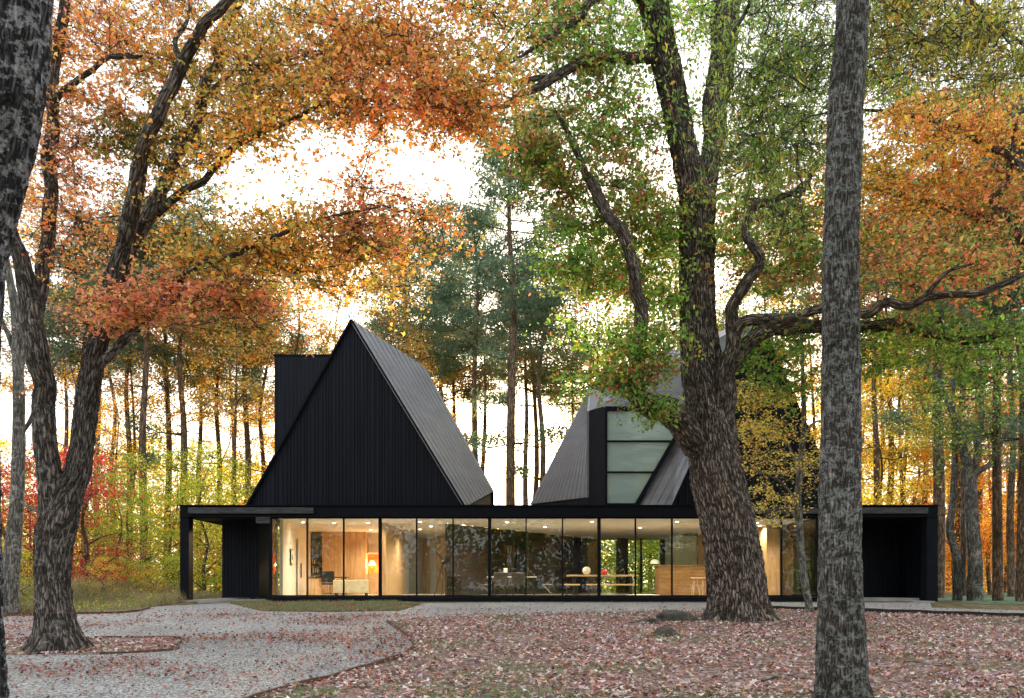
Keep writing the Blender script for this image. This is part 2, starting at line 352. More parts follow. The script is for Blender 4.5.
# ------------------------------------------------------------------ branches
def smooth_path(pts, rad, step):
    """Catmull-Rom through pts, resampled"""
    p = [np.array(q, float) for q in pts]; P_ = [2*p[0]-p[1]]+p+[2*p[-1]-p[-2]]; r = list(rad)
    out, ro = [], []
    for i in range(len(p)-1):
        a, b, c, d = P_[i:i+4]; L = np.linalg.norm(c-b); n = max(1, int(round(L/step)))
        for k in range(n):
            t = k/n
            out.append(.5*((2*b)+(-a+c)*t+(2*a-5*b+4*c-d)*t*t+(-a+3*b-3*c+d)*t**3)); ro.append(r[i]*(1-t)+r[i+1]*t)
    out.append(p[-1]); ro.append(r[-1]); return np.array(out), np.array(ro)
class Tubes:
    def __init__(s): s.v=[]; s.f=[]; s.b=[]; s.n=0
    def add(s, path, rad, sides=8, rough=0.0, flare=None, seed=0, lumps=0.0, taper=1):
        path = np.asarray(path); n = len(path); rad = np.asarray(rad)
        T = np.gradient(path, axis=0); T /= np.linalg.norm(T, axis=1)[:,None]+1e-9
        ref = np.array([1.,0,0]) if abs(T[0][0]) < .8 else np.array([0,1.,0])
        X = np.zeros_like(path); x = ref
        for i in range(n):
            x = x-T[i]*np.dot(x, T[i]); x /= np.linalg.norm(x)+1e-9; X[i] = x
        Yv = np.cross(T, X)
        ang = np.linspace(0, 2*np.pi, sides, endpoint=False)
        L = np.concatenate([[0], np.cumsum(np.linalg.norm(np.diff(path, axis=0), axis=1))])
        ca, sa = np.cos(ang), np.sin(ang); rr = np.repeat(rad[:,None], sides, 1)
        rm = max(rad.mean(), .02)
        bk = np.stack([np.repeat((ca*1)[None],n,0)*rm, np.repeat(sa[None],n,0)*rm, np.repeat(L[:,None],sides,1)], -1).reshape(-1,3)
        if flare is not None: rr = rr*flare(L[:,None], ang[None,:])
        if lumps: rr = rr*(1+lumps*(fbm(bk*np.array([1.4,1.4,.9])/max(rm,.1)*.35, 2, seed+50).reshape(n,sides)-.5)*2)
        if rough:
            q = bk*(np.array([24,24,5.0]) if .2 < rm < .35 else np.array([15,15,2.6]))+seed*3.1
            q = q+(fbm(bk*5, 2, seed+9)[:,None]-.5)*2.5
            a = fbm(q, 3, seed); ridge = 1-np.abs(a*2-1)*2.2
            rr = rr-rough*np.clip(ridge, 0, 1).reshape(n,sides)+rough*.5*(fbm(bk*np.array([30,30,12]), 2, seed+3).reshape(n,sides)-.5)
        v = path[:,None,:]+X[:,None,:]*(rr*ca)[:,:,None]+Yv[:,None,:]*(rr*sa)[:,:,None]
        s.v.append(v.reshape(-1,3)); s.b.append(bk+seed*1.7)
        i = np.arange(n-1)[:,None]*sides; j = np.arange(sides)[None,:]; j2 = (j+1)%sides
        f = np.stack([i+j, i+j2, i+sides+j2, i+sides+j], -1).reshape(-1,4)+s.n
        s.f.append(f); s.n += n*sides
    def build(s, name, mat, parent):
        org = np.array(wloc(parent)); v = np.concatenate(s.v)-org; f = np.concatenate(s.f).astype(np.int32)
        me = bpy.data.meshes.new(name); me.vertices.add(len(v)); me.vertices.foreach_set('co', v.astype(np.float32).ravel())
        me.loops.add(f.size); me.loops.foreach_set('vertex_index', f.ravel()); me.polygons.add(len(f))
        me.polygons.foreach_set('loop_start', np.arange(0, f.size, 4, dtype=np.int32)); me.polygons.foreach_set('loop_total', np.full(len(f), 4, np.int32))
        me.update(calc_edges=True); me.polygons.foreach_set('use_smooth', np.ones(len(f), bool))
        a = me.attributes.new('bk', 'FLOAT_VECTOR', 'POINT'); a.data.foreach_set('vector', np.concatenate(s.b).astype(np.float32).ravel())
        return link(name, me, mat, parent)

def px_path(pts, Y0):
    """(px, py, width_px[, Y]) traced points to world points and radii"""
    o, r = [], []
    for q in pts:
        Y = q[3] if len(q) > 3 else Y0
        o.append(P(q[0], q[1], Y)); r.append(q[2]/2*Y/F)
    return o, r

def clusters_from(regions, holes=()):
    """regions: (cx,cy,rx,ry,Ya,Yb,count,palette,leaves,spread)"""
    out = []
    for (cx,cy,rx,ry,Ya,Yb,n,pal,nl,sp) in regions:
        k = 0; tries = 0
        while k < n and tries < n*30:
            tries += 1
            a = random.uniform(0, 2*math.pi); q = math.sqrt(random.random())
            x, y = cx+rx*q*math.cos(a), cy+ry*q*math.sin(a)
            if any(((x-h[0])/h[2])**2+((y-h[1])/h[3])**2 < 1 for h in holes): continue
            out.append((np.array(P(x, y, random.uniform(Ya, Yb))), pal, nl, sp)); k += 1
    return out

def foliate(parent, nodes, clusters, twigmat, leafsize, shape, droop=.15, flat=.25, twig_r=.02, crown_name='crown', mat='leaf'):
    clusters = [(c, p, n, s*1.15) for c, p, n, s in clusters]
    """grow twigs from the limbs to each leaf cluster, then leaves round the twigs"""
    npos = np.array([n[:3] for n in nodes]); T = Tubes()
    d0 = np.array([np.min(np.linalg.norm(npos-c[0], axis=1)) for c in clusters]); order = np.argsort(d0)
    LP, LS, LC = [], [], []
    for oi in order:
        c, pal, nl, sp = clusters[oi]
        d = np.linalg.norm(npos-c, axis=1)+np.maximum(0, npos[:,2]-c[2])*.4
        i = int(np.argmin(d)); a = npos[i]; L = np.linalg.norm(c-a)
        m = (a+c)/2+np.array([random.uniform(-.18,.18), random.uniform(-.18,.18), random.uniform(-.05,.16)])*L
        m2 = a*.72+c*.28+np.array([random.uniform(-.08,.08), random.uniform(-.08,.08), random.uniform(0,.1)])*L
        r = min(.05, twig_r*(.35+.45*L))
        path, rad = smooth_path([a, m2, m, c], [r, r*.85, r*.6, r*.25], max(.12, L/9))
        T.add(path, rad, 5, seed=oi)
        npos = np.vstack([npos, path[2:]])
        base = pick(pal, 1)[0]
        ntw = 8; segs = []
        for t in range(ntw):
            e = c+rng.normal(size=3)*np.array([sp,sp,sp*.42])*1.25
            st = path[random.randint(len(path)//2, len(path)-1)]
            mid = (st+e)/2+rng.normal(size=3)*.06
            T.add(np.array([st, mid, e]), [r*.42+.002, r*.3+.002, .002], 3, seed=t); segs += [(st, mid), (mid, e)]
            for q in range(2):
                s0 = mid+(e-mid)*random.random(); e2 = s0+rng.normal(size=3)*np.array([.5,.5,.25])*sp; T.add(np.array([s0, e2]), [.0035, .0015], 3); segs.append((s0, e2)); segs.append((s0, e2))
        k = nl; ii = rng.integers(0, len(segs), k); tt = (rng.random(k)**.75)[:,None]
        A_ = np.array([x[0] for x in segs])[ii]; B_ = np.array([x[1] for x in segs])[ii]
        p = A_+(B_-A_)*tt+rng.normal(size=(k,3))*np.array([1,1,.6])*leafsize*.75
        LP.append(p); LS.append(leafsize*(.5+.85*rng.random(k)))
        cc = pick(pal, k); w = rng.random((k,1))*.55; LC.append(jitter(base*w+cc*(1-w), .26)*1.22)
    T.build('twigs', twigmat, parent)
    org = np.array(wloc(parent))
    me = leaf_mesh('crown', np.concatenate(LP)-org, np.concatenate(LS), np.concatenate(LC), shape, droop, flat)
    return link(crown_name, me, M[mat], parent)

def limbs(parent, defs, Y0, mat, nodes, names=None, seed=0):
    """defs: list of (kind, pts, sides, rough, flare)"""
    for k, (nm, pts, sides, rough, flare) in enumerate(defs):
        p, r = px_path(pts, Y0); step = .05 if rough > .012 else .09
        path, rad = smooth_path(p, r, step)
        if nm == 'limb':     # natural wander
            w = (np.stack([fbm(path*1.3+k*7, 2, s) for s in (1,2,3)], -1)-.5)*.22
            w *= np.minimum(1, np.linspace(0, 4, len(path)))[:,None]*np.clip(rad[:,None]/.06, .5, 1.2); path = path+w
        T = Tubes(); T.add(path, rad, sides, rough, flare, seed=seed+k, lumps=.10 if nm == 'trunk' else .16); T.build(nm, mat, parent)
        for q, rr in zip(path[::3], rad[::3]): nodes.append((q[0], q[1], q[2], rr))

def rootflare(nroot, amt, h, seed):
    ph = seed*1.3
    def f(L, a):
        e = np.exp(-(L/h)**1.1); lob = .5+.5*np.cos(nroot*a+ph+.7*np.sin(2*a+ph))
        return 1+amt*e*(.35+.9*lob**1.6)
    return f

# ================================================================== SETTING
def sheet(name, pts, mat, lift, grid=None):
    """a ground sheet following the slope, outline pts in (x,y)"""
    bm = bmesh.new()
    vs = [bm.verts.new((x, y, 0)) for x, y in pts]; bm.faces.new(vs)
    ys = [8, 30] + list(np.arange(9, 30, 3.0))
    for yy in ys: bmesh.ops.bisect_plane(bm, geom=bm.verts[:]+bm.edges[:]+bm.faces[:], plane_co=(0,yy,0), plane_no=(0,1,0))
    for v in bm.verts: v.co.z = gz(v.co.y)+lift
    bmesh.ops.triangulate(bm, faces=bm.faces)
    me = bpy.data.meshes.new(name); bmesh.ops.recalc_face_normals(bm, faces=bm.faces)
    bm.to_mesh(me); bm.free()
    for p in me.polygons:
        if p.normal.z < 0: p.flip()
    return tag(link(name, me, mat), kind='structure')
sheet('ground', [(-400,-200),(400,-200),(400,700),(-400,700)], M['woodsfloor'], 0)
def gpl(l): return [(v.x, v.y) for v in (gp(a, b) for a, b in l)]
litter_out = [(900/1.,0)]
# gravel drive
gravel_px = [(-260,613),(60,613),(150,607),(230,603),(330,612),(395,611),(420,603),(560,602.6),(700,602.6),(930,602.8),(932,608),(1100,613),(1100,616),(950,611.5),(770,609),(700,611),(560,614),(430,617),(385,622),(404,634),(413,645),(405,655),(370,667),(330,679),(285,690),(240,706),(200,760),(-300,760)]
gpts = gpl(gravel_px)
sheet('gravel_drive', gpts, M['gravel'], .008)
lit_px = [(385,622),(430,617),(560,614),(700,611),(770,609),(1300,622),(1300,770),(200,770),(240,706),(285,690),(330,679),(370,667),(405,655),(413,645),(404,634)]
litpts = gpl(lit_px)
sheet('leaf_covered_ground', litpts, M['litter'], .004)
isl_px = [(-260,640),(174,638.5),(178,645),(172,651),(90,655),(-260,657)]
islpts = gpl(isl_px)
sheet('planting_bed', islpts, M['litter'], .012)
gr_px = [(228,603.2),(262,602.2),(398,602.2),(424,604),(400,611),(330,612.5),(262,611.5)]
grpts = gpl(gr_px)
sheet('grass_strip', grpts, M['woodsfloor'], .012)
sheet('lawn', [(16.2,28.6),(60,28.6),(60,64),(12,64)], M['lawn'], .012)

def inside(pts, x, y):
    c = np.zeros(len(x), bool); n = len(pts)
    for i in range(n):
        x1, y1 = pts[i]; x2, y2 = pts[(i+1)%n]
        if y1 == y2: continue
        k = ((y1 > y) != (y2 > y)) & (x < (x2-x1)*(y-y1)/(y2-y1)+x1); c ^= k
    return c
def scatter(pts, dens, xmin, xmax, ymin, ymax, clump=None):
    n = int((xmax-xmin)*(ymax-ymin)*dens); x = rng.uniform(xmin, xmax, n); y = rng.uniform(ymin, ymax, n)
    k = inside(pts, x, y) & (np.abs(x) < y*.68+1.5)
    if clump: 
        q = fbm(np.stack([x*clump[0], y*clump[0], x*0], -1), 3, clump[2]); k &= rng.random(n) < np.clip((q-clump[1])*clump[3], 0, 1)
    x, y = x[k], y[k]; z = np.clip((y-8)/22, 0, 1)
    return np.stack([x, y, z], -1)
def leafstuff(name, p, pal, s0, s1, label, cat, shape='maple', lift=.025, flat=.9, mat='dead'):
    n = len(p); p = p.copy(); p[:,2] += lift+rng.random(n)*.03
    # sizes thin out with distance so no leaf is oversized
    me = leaf_mesh(name, p, s0+(s1-s0)*rng.random(n)**1.6, jitter(pick(pal, n), .33), shape, 0, flat)
    return tag(link(name, me, M[mat]), label, cat, kind='stuff')
near = np.concatenate([scatter(litpts, 90, -5, 20, 7.5, 30.5), scatter(litpts, 270, -5, 20, 7.5, 30.5, (.9,.42,15,5))])
leafstuff('fallen_leaves', near, 'litter', .035, .115, 'faded pink and brown fallen leaves carpeting the ground under the oak', 'leaves')
leafstuff('driveway_leaves', np.concatenate([scatter(gpts, 120, -20, 16, 7.5, 24, (.45,.43,5,4)), scatter(gpts, 18, -20, 16, 7.5, 26), scatter(gpts, 5, -20, 16, 24, 31)]), 'driftleaf', .04, .09, 'loose reddish leaves strewn over the pale gravel drive', 'leaves')
leafstuff('bed_leaves', scatter(islpts, 170, -20, 0, 12, 24), 'litter', .05, .10, 'red brown leaves filling the bed around the forked maple', 'leaves')
def grass(name, p, pal, h0, h1, label, cat='grass'):
    n = len(p); h = rng.uniform(h0, h1, n); p = p.copy(); p[:,2] += h*.42
    me = leaf_mesh(name, p, h, jitter(pick(pal, n), .25), 'blade', 0, -0.0, tilt=((0,0,1), .28))
    return tag(link(name, me, M['dead']), label, cat, kind='stuff')
LEAF['blade'] = np.array([(-.045,-.5),(.045,-.5),(0,.5)]); LEAF['reed'] = np.array([(-.013,-.5),(.013,-.5),(0,.5)])
grass('grass_tufts', np.concatenate([scatter(grpts, 1500, -12, 0, 20, 31, (1.1,.33,41,5))]), 'turf', .06, .16, 'short green grass strip in front of the left windows')
grass('lawn_grass', np.concatenate([scatter(litpts, 420, -5, 20, 7.5, 30, (.6,.50,21,6)), scatter(litpts, 900, -5, 20, 7.5, 11.4, (1.2,.38,25,6)), scatter(litpts, 200, -5, 20, 25.2, 27.5, (.5,.40,27,6))]), 'grass', .05, .12, 'green grass blades poking through the fallen leaves')
leafstuff('strip_leaves', scatter(grpts, 130, -12, 0, 20, 31), 'driftleaf', .04, .08, 'scattered brown leaves lying on the strip of grass by the windows', 'leaves')
# gravel pebbles near the camera catch light
pb = scatter(gpts, 260, -9, 2, 7.5, 18); n_ = len(pb); pb[:,2] += .012
g_ = rng.uniform(.1, .5, n_)[:,None]*np.array([[1,1.02,1.06]])
tag(link('gravel_pebbles', leaf_mesh('gravel_pebbles', pb, rng.uniform(.015,.04,n_), g_, 'oak', 0, .5), M['dead']), 'pale grey loose pebbles of the gravel drive', 'gravel', kind='stuff')

# edging strips
def edging(name, px, mat, w, h, label, closed=False):
    pts = [gp(a, b) for a, b in px]; path, _ = smooth_path(pts, [1]*len(pts), .4); mb = MB()
    vs = []
    for i, q in enumerate(path):
        t = path[min(i+1, len(path)-1)]-path[max(i-1, 0)]; nrm = np.array([-t[1], t[0], 0]); nrm /= np.linalg.norm(nrm)+1e-9
        z = gz(q[1]); wob = .008*math.sin(i*1.9)
        for s_, zz in ((-1,-.05),(-1,h+wob),(1,h+wob),(1,-.05)): vs.append((q[0]+nrm[0]*w/2*s_, q[1]+nrm[1]*w/2*s_, z+zz))
    n = len(path); f = [(4*i+k, 4*i+4+k, 4*i+4+(k+1)%4, 4*i+(k+1)%4) for i in range(n-1) for k in range(4)]+[(3,2,1,0),(4*n-4,4*n-3,4*n-2,4*n-1)]
    mb.poly(vs, f); return tag(mb.build(name, mat), label, 'edging')
edging('steel_edging', [(215,730),(240,706),(285,690),(330,679),(370,667),(405,655),(413,645),(404,634),(387,622)], M['rust'], .035, .07, 'curved rusty steel edging between the gravel drive and the fallen leaves')
edging('steel_edging', [(-40,640),(60,639),(174,638.5),(178,645),(172,651),(100,655)], M['rust'], .025, .05, 'rusty steel edging squared round the bed of the forked maple')
edging('steel_edging', [(-30,617.5),(60,615),(128,613),(150,609)], M['rust'], .03, .07, 'low steel edging between the gravel and the tall wild grass at left')
edging('timber_edging', [(765,610),(860,612.5),(950,615.5),(1040,618.5),(1200,623)], M['timber'], .16, .13, 'long dark timber edging below the porch at the right')

# ================================================================== HOUSE
house = empty('modern_house', (0, 30, 1.0), 'low black glass-fronted house with two steep black pyramid roofs', 'house')
ZF, ZC, ZT, ZB = 1.18, 4.10, 4.50, .98
XL, XR = -12.03, 15.43; GX0, GX1 = -8.77, 11.12
def px2x(px, Y): return (px-CX)/F*Y
P1 = Vector((-2.70, 33.4, 0)); P2 = Vector((4.8, 45.0, 0))
roof_plan = [(XL,30.06),(XR,30.06),(XR,40),(12.5,46),(P2.x,46),(P2.x,P2.y),(P1.x,P1.y),(-3.5,45),(-9.8,45),(-9.8,34.4),(XL,34.4)]
mb = MB(); mb.prism(roof_plan, ZC+.012, ZT-.05); mb.build('roof_deck', M['steel'], house)
inner = [(GX0,30.25),(GX1,30.25),(13.2,38),(12.4,45.8),(P2.x+.1,45.8),(P2.x+.1,P2.y),(P1.x+.1,P1.y-.15),(-3.6,44.8),(-9.7,44.8),(-9.7,34.2),(GX0,31)]
mb = MB(); mb.prism(inner, ZC-.02, ZC+.01); mb.build('ceiling', M['ceiling'], house)
mb = MB(); mb.prism(inner, ZF-.06, ZF); mb.build('floor', M['floor'], house)
mb = MB(); mb.prism([(GX0-.35,30.02),(GX1+.3,30.02),(13.2,38),(12.6,46),(P2.x,46),(P1.x,33.6),(-3.6,45),(-9.8,45),(-9.8,31)], .75, ZF-.062); mb.build('foundation', M['steel'], house)
# fascia : steel channel with flanges
mb = MB(); mb.box(XL, XR, 30.0, 30.055, ZC, ZT-.035); mb.box(XL-.03, XR+.03, 29.93, 30.10, ZT-.03, ZT); mb.box(XL, XR, 29.95, 30.10, ZC-.03, ZC-.001)
mb.box(XL-.02, XL+.03, 30.06, 34.4, ZC-.02, ZT-.034); mb.box(XR-.03, XR+.02, 30.06, 40, ZC-.02, ZT-.034)
mb.build('fascia', M['steel'], house)
for a, b in ((189, 314), (727, 927)):
    mb = MB(); x0, x1 = px2x(a,30), px2x(b,30); mb.box(x0, x1, 29.90, 29.995, ZC+.085, ZT-.10); mb.build('beam', M['beam'], house, bevel=.008)
# posts
for x0, x1, zb in ((XL, XL+.32, 1.06), (XR-.40, XR, .66)):
    mb = MB(); mb.box(x0, x1, 30.0, 30.42, zb, ZC-.031); mb.build('post', M['steel'], house, bevel=.008)
mb = MB(); mb.box(px2x(256,30), px2x(270,30), 29.97, 30.4, 3.84, ZC-.032); mb.build('bracket', M['beam'], house)
# wings behind the porches, vertical boards
def boards(name, x0, x1, y0, y1, z0, z1, sp=.14, mat='clad', proud=.02, parent=house):
    mb = MB(); mb.box(x0, x1, y0, y1, z0, z1)
    x = x0+sp*.5
    while x < x1-.02:
        mb.box(x-.017, x+.017+random.uniform(-.006,.008), y0-proud, y0-.001, z0+.004, z1-.004); x += sp
    return mb.build(name, M[mat], parent)
boards('wing_wall', px2x(222,32), px2x(259,32), 32.0, 34.2, 1.10, ZC-.04)
boards('wing_wall', px2x(819,32), XR-.15, 32.6, 36.0, 1.05, ZC-.04, .16)
for xa, xb, yb in ((XL+.2, GX0-.2, 31.97), (GX1+.1, XR-.1, 32.57)):
    mb = MB(); mb.box(xa, xb, 30.5, yb, ZC-.03, ZC+.008); mb.build('porch_soffit', M['clad2'], house)
mb = MB(); mb.box(XR-.13, XR-.005, 30.43, 36, 1.0, ZC-.041)
yy = 30.55
while yy < 32.5: mb.box(XR-.155, XR-.131, yy, yy+.04, 1.13, ZC-.05); yy += .16
mb.build('wing_wall', M['clad'], house)
mb = MB(); mb.box(GX0-.36, GX0-.05, 31.2, 31.24, ZF, ZC-.04); mb.build('side_pane', M['backglass'], house)
# concrete plinths
mb = MB(); mb.box(XL-.12, GX0-.4, 29.9, 35, .95, 1.06); mb.box(XL-.15, XL+.5, 29.75, 30.9, .85, 1.02); mb.build('porch_slab', M['concrete'], house, bevel=.015)
mb = MB(); mb.poly([(-11.0,29.0,.85),(-8.9,29.7,.85),(-8.9,29.98,.85),(-11.2,29.8,.85),(-11.0,29.0,1.03),(-8.9,29.7,1.10),(-8.9,29.98,1.10),(-11.2,29.8,1.03)], [(3,2,1,0),(4,5,6,7),(0,1,5,4),(1,2,6,5),(2,3,7,6),(3,0,4,7)]); mb.build('entry_ramp', M['concrete'], house)
mb = MB(); mb.box(px2x(806,31), XR-.42, 30.5, 33, .8, 1.12); mb.box(px2x(838,29.4), px2x(912,29.4), 29.3, 30.498, .70, .95); mb.box(px2x(912,29.4)+.01, XR-.45, 29.3, 30.497, .66, 1.03); mb.build('porch_slab', M['concrete'], house, bevel=.015)

# glazing: fifteen bays
bay = (GX1-GX0)/15
for i in range(15):
    x0 = GX0+i*bay; x1 = x0+bay
    w = .055 if i % 3 else .12
    mb = MB(); wl = .115 if i % 3 == 0 else .045
    mb.box(x0-wl/2 if i else x0-.05, x0+wl/2, 30.05, 30.20, ZF+.051, ZC-.084)
    mb.box(x0+wl/2 if 0 else x0, x1, 30.05, 30.20, ZF+.0, ZF+.05); mb.box(x0, x1, 30.05, 30.20, ZC-.083, ZC-.031)
    if i == 14: mb.box(x1-.05, x1+.06, 30.05, 30.20, ZF+.051, ZC-.084)
    fr = mb.build('window', M['steel'], house)
    pmb = MB(); pmb.box(x0+wl/2+.001, x1-.024, 30.11, 30.125, ZF+.052, ZC-.085)
    pmb.build('pane', M['glass'], fr)
# steel base below the glass
mb = MB(); mb.box(GX0-.35, GX1+.3, 29.94, 30.018, ZB, ZF-.02); mb.build('base_channel', M['steel'], house)

# -- interior partitions (all are parts of the house)
def wallseg(name, a, b, z0, z1, t, mat, parent=house):
    a, b = Vector((a[0],a[1],0)), Vector((b[0],b[1],0)); mb = MB(); d = b-a
    mb.obox(((a.x+b.x)/2, (a.y+b.y)/2, (z0+z1)/2), d, d.length, t, z1-z0); return mb.build(name, mat, parent)
z0, z1 = ZF+.003, ZC-.024
wl = wallseg('partition', (-8.70,31.2), (-9.5,39.0), z0, z1, .12, M['white'])
# door in that wall, facing the room
dmb = MB(); a_ = Vector((-8.95,34.2,0)); b_2 = Vector((-9.13,35.9,0)); dmb.obox(((a_.x+b_2.x)/2+.085, (a_.y+b_2.y)/2, 2.35), b_2-a_, 1.35, .03, 2.3); dr = dmb.build('interior_door', M['white'], house)
hmb = MB(); hmb.obox((a_.x+.15, a_.y+.35, 2.2), b_2-a_, .03, .05, .6); hmb.build('handle', M['steel'], dr)
wallseg('back_wall', (-9.5,39.35), (-5.3,39.35), z0, z1, .1, M['white'])
mb = MB(); mb.box(px2x(322,38.6), px2x(366,38.6), 38.6, 39.25, z0, z1)
for i in range(1, 5): mb.box(px2x(322+i*8.8,38.6)-.006, px2x(322+i*8.8,38.6)+.006, 38.59, 38.599, z0, z1)
mb.build('wood_panelling', M['wood'], house)
# bookshelf niches
mb = MB(); xa, xb = px2x(309,38.6), px2x(322,38.6)-.01
for k in range(7): mb.box(xa, xb, 38.7, 39.25, z0+.15+k*.4, z0+.18+k*.4)
mb.box(xa-.04, xa, 38.7, 39.25, z0, z1); mb.build('shelving', M['darkwood'], house)
xa, xb = px2x(366,38.6)+.01, px2x(384,38.6)
mb = MB(); mb.box(xa, xb, 38.6, 39.25, z0, z0+.95); mb.build('cabinet', M['wood'], house)
mb = MB(); mb.box(xa, xb, 38.75, 39.2, z0+1.88, z0+1.92); mb.build('shelf', M['wood'], house)
mb = MB(); mb.box(xa, xb, 39.2, 39.28, z0+.96, z0+1.87); mb.build('backsplash', M['orange'], house)
# wood partition running back beside the desk room
wallseg('wood_partition', (px2x(384,33.1),33.1), (px2x(404,39.5),39.5), z0, z1, .14, M['wood'])
wallseg('partition', (px2x(404,39.6),39.6), (px2x(408,44.7),44.7), z0, z1, .14, M['white'])
wallseg('back_wall', (-5.6,44.6), (-3.7,44.6), z0, z1, .1, M['white'])
wallseg('wood_panelling', (px2x(423,44.4),44.4), (px2x(430,44.4),44.4), z0, z1, .06, M['wood'])
wallseg('partition', (px2x(436,42),42), (px2x(447,42),42), z0, z1, .1, M['wood'])
# diagonal courtyard wall : dark panels and clear glass
def onray(px):   # where the sight line meets the diagonal
    k = (px-CX)/F; d = P2-P1; t = (P1.x-k*P1.y)/(k*d.y-d.x); return P1+d*t
def diag(name, pa, pb, mat, t=.1, za=z0, zb=z1):
    a, b = onray(pa), onray(pb); mb = MB(); d = b-a; mb.obox(((a.x+b.x)/2,(a.y+b.y)/2,(za+zb)/2), d, d.length, t, zb-za); return mb.build(name, mat, house)
diag('dark_partition', 446, 489, M['darkwood']); diag('courtyard_pane', 491, 512, M['backglass'], .02); diag('courtyard_pane', 514, 527, M['backglass'], .02)
diag('courtyard_mullion', 489.2, 490.8, M['black']); diag('courtyard_mullion', 512.2, 513.8, M['black'])
diag('dark_partition', 528, 570, M['darkwood']); diag('dark_partition', 570.6, 597, M['darkwood'], .12)
# rear glazing and columns of the kitchen
Yk = 44.0
for a, b in ((601,616),(628,640),(642,660)):
    mb = MB(); mb.box(px2x(a,Yk), px2x(b,Yk), Yk, Yk+.02, z0, z1); mb.build('rear_pane', M['backglass'], house)
for a, b, c in ((616,628,'darkwood'),(640,642,'black'),(660,665,'black')):
    mb = MB(); mb.box(px2x(a,Yk)+.005, px2x(b,Yk)-.005, Yk-.05, Yk+.2, z0, z1); mb.build('column', M[c], house)
mb = MB(); mb.box(px2x(665,Yk)+.01, px2x(676,Yk), Yk-.1, Yk+.1, z0, z1); mb.box(px2x(697,Yk), px2x(760,Yk), Yk-.1, Yk+.1, z0, z1); mb.build('back_wall', M['white'], house)
mb = MB(); mb.box(px2x(672,40), px2x(697,40), 40, 40.6, z0+1.2, z1-.1); mb.box(px2x(684,40)-.008, px2x(684,40)+.008, 39.985, 39.999, z0+1.2, z1-.1); mb.build('kitchen_cupboard', M['mint'], house)
mb = MB(); mb.box(px2x(697.4,40), px2x(725,40), 39.8, 40.6, z0, z1); mb.build('wood_panelling', M['wood'], house)
wallseg('wood_partition', (px2x(748,37),37.0), (px2x(768,34.4),34.4), z0, z1, .12, M['wood'])
mb = MB(); mb.box(px2x(768,34.4), px2x(787,34.4), 34.4, 34.6, z0, z1-.15); mb.build('wood_partition', M['wood'], house)
mb = MB(); mb.box(px2x(787.4,34.3), px2x(792,34.3), 34.3, 34.7, z0, z1); mb.build('column', M['white'], house)
mb = MB(); mb.box(px2x(792.5,34.5), px2x(812,34.5), 34.5, 34.55, z0, z1); mb.build('dark_partition', M['darkwood'], house)
mb = MB(); mb.box(GX1+.02, GX1+.035, 30.21, 34.4, ZF+.052, ZC-.085); mb.build('side_pane', M['glass'], house)
mb = MB(); mb.box(GX0-.02, GX0-.005, 30.21, 31.1, ZF+.052, ZC-.085); mb.build('side_pane', M['glass'], house)
# downlights in the ceiling
spots = [(303,522.5),(334,523),(368,523),(371,530),(420,522),(431,526.5),(420,529.5),(507,522.5),(592,522),(677,522),(758,523),(760,526),(545,527),(640,528)]
for i, (a, b) in enumerate(spots):
    Y = F*(ZC-.03-EYE)/(HY-b); x = px2x(a, Y)
    mb = MB(); mb.lathe((x, Y, ZC-.034), [(.055,0),(.055,.012)], 16); d = mb.build('downlight', M['spot'], house)
    l = bpy.data.lights.new('downlight_lamp', 'SPOT'); l.energy = 120 if i else 8; l.color = (1,.85,.64); l.spot_size = R(150); l.spot_blend = .8; l.shadow_soft_size = .08
    lo = bpy.data.objects.new('downlight_lamp', l); COL.objects.link(lo); lo.location = (x, Y, ZC-.06)

# -- pyramid roofs
def seams(mb, A, B, C, D, sp=.42, h=.02, w=.014):
    """standing seams between ridge A-B and eave C-D (A above C)"""
    A,B,C,D = map(Vector, (A,B,C,D)); nrm = (B-A).cross(C-A).normalized()
    if nrm.y > 0: nrm = -nrm
    n = max(2, int(max((B-A).length, (D-C).length)/sp))
    for i in range(1, n):
        t = i/n; p, q = A.lerp(B, t)+nrm*h/2, C.lerp(D, t)+nrm*h/2; mb.bar(p, q, w, h, nrm)
def slab(mb, pts, t=.08):
    pts = [Vector(p) for p in pts]; nrm = (pts[1]-pts[0]).cross(pts[2]-pts[0]).normalized()
    if nrm.y > 0: nrm = -nrm
    mb.thick(pts, -nrm*t)
def tri_boards(name, A, B, C, sp=.125):
    """upright triangular wall with battens clipped to its slopes (A apex, B left, C right; all one Y)"""
    mb = MB(); mb.thick([A, B, C], (0, .12, 0)); x = B.x+sp; k = 0
    while x < C.x-.05:
        t = (x-B.x)/(A.x-B.x) if x < A.x else (C.x-x)/(C.x-A.x); zt = B.z+(A.z-B.z)*t-.06
        w = .02 if k % 3 else .028
        mb.box(x-w, x+w, A.y-.032-.008*(k%2), A.y-.001, B.z+.002, zt); x += sp*random.choice((.8,1,1,1.3)); k += 1
    return mb.build(name, M['clad'], house)
Zd = 4.46
Y1 = 30.5
A1 = P(352,321,Y1); B1 = Vector((px2x(247,Y1),Y1,Zd)); C1 = Vector((px2x(464.5,Y1),Y1,Zd))
tri_boards('gable_wall', A1, B1, C1)
D1 = P(425,367,36.4); E1 = P(494,491,36.4)
A1f = A1+Vector((0,-.12,.03)); C1f = C1+Vector((.03,-.12,0))
mb = MB(); mid1 = P(396,340,33.3)
slab(mb, [A1f, C1f, E1, D1]); seams(mb, A1f, D1, C1f, E1, .55); mb.build('roof', M['metalroof'], house)
mb = MB(); mb.bar(A1f+Vector((0,.02,-.02)), C1f+Vector((0,.02,0)), .16, .07, Vector((1,0,1))); mb.bar(A1f+Vector((0,.02,-.02)), B1+Vector((0,-.10,0)), .16, .07, Vector((-1,0,1))); mb.build('verge_trim', M['steel'], house)
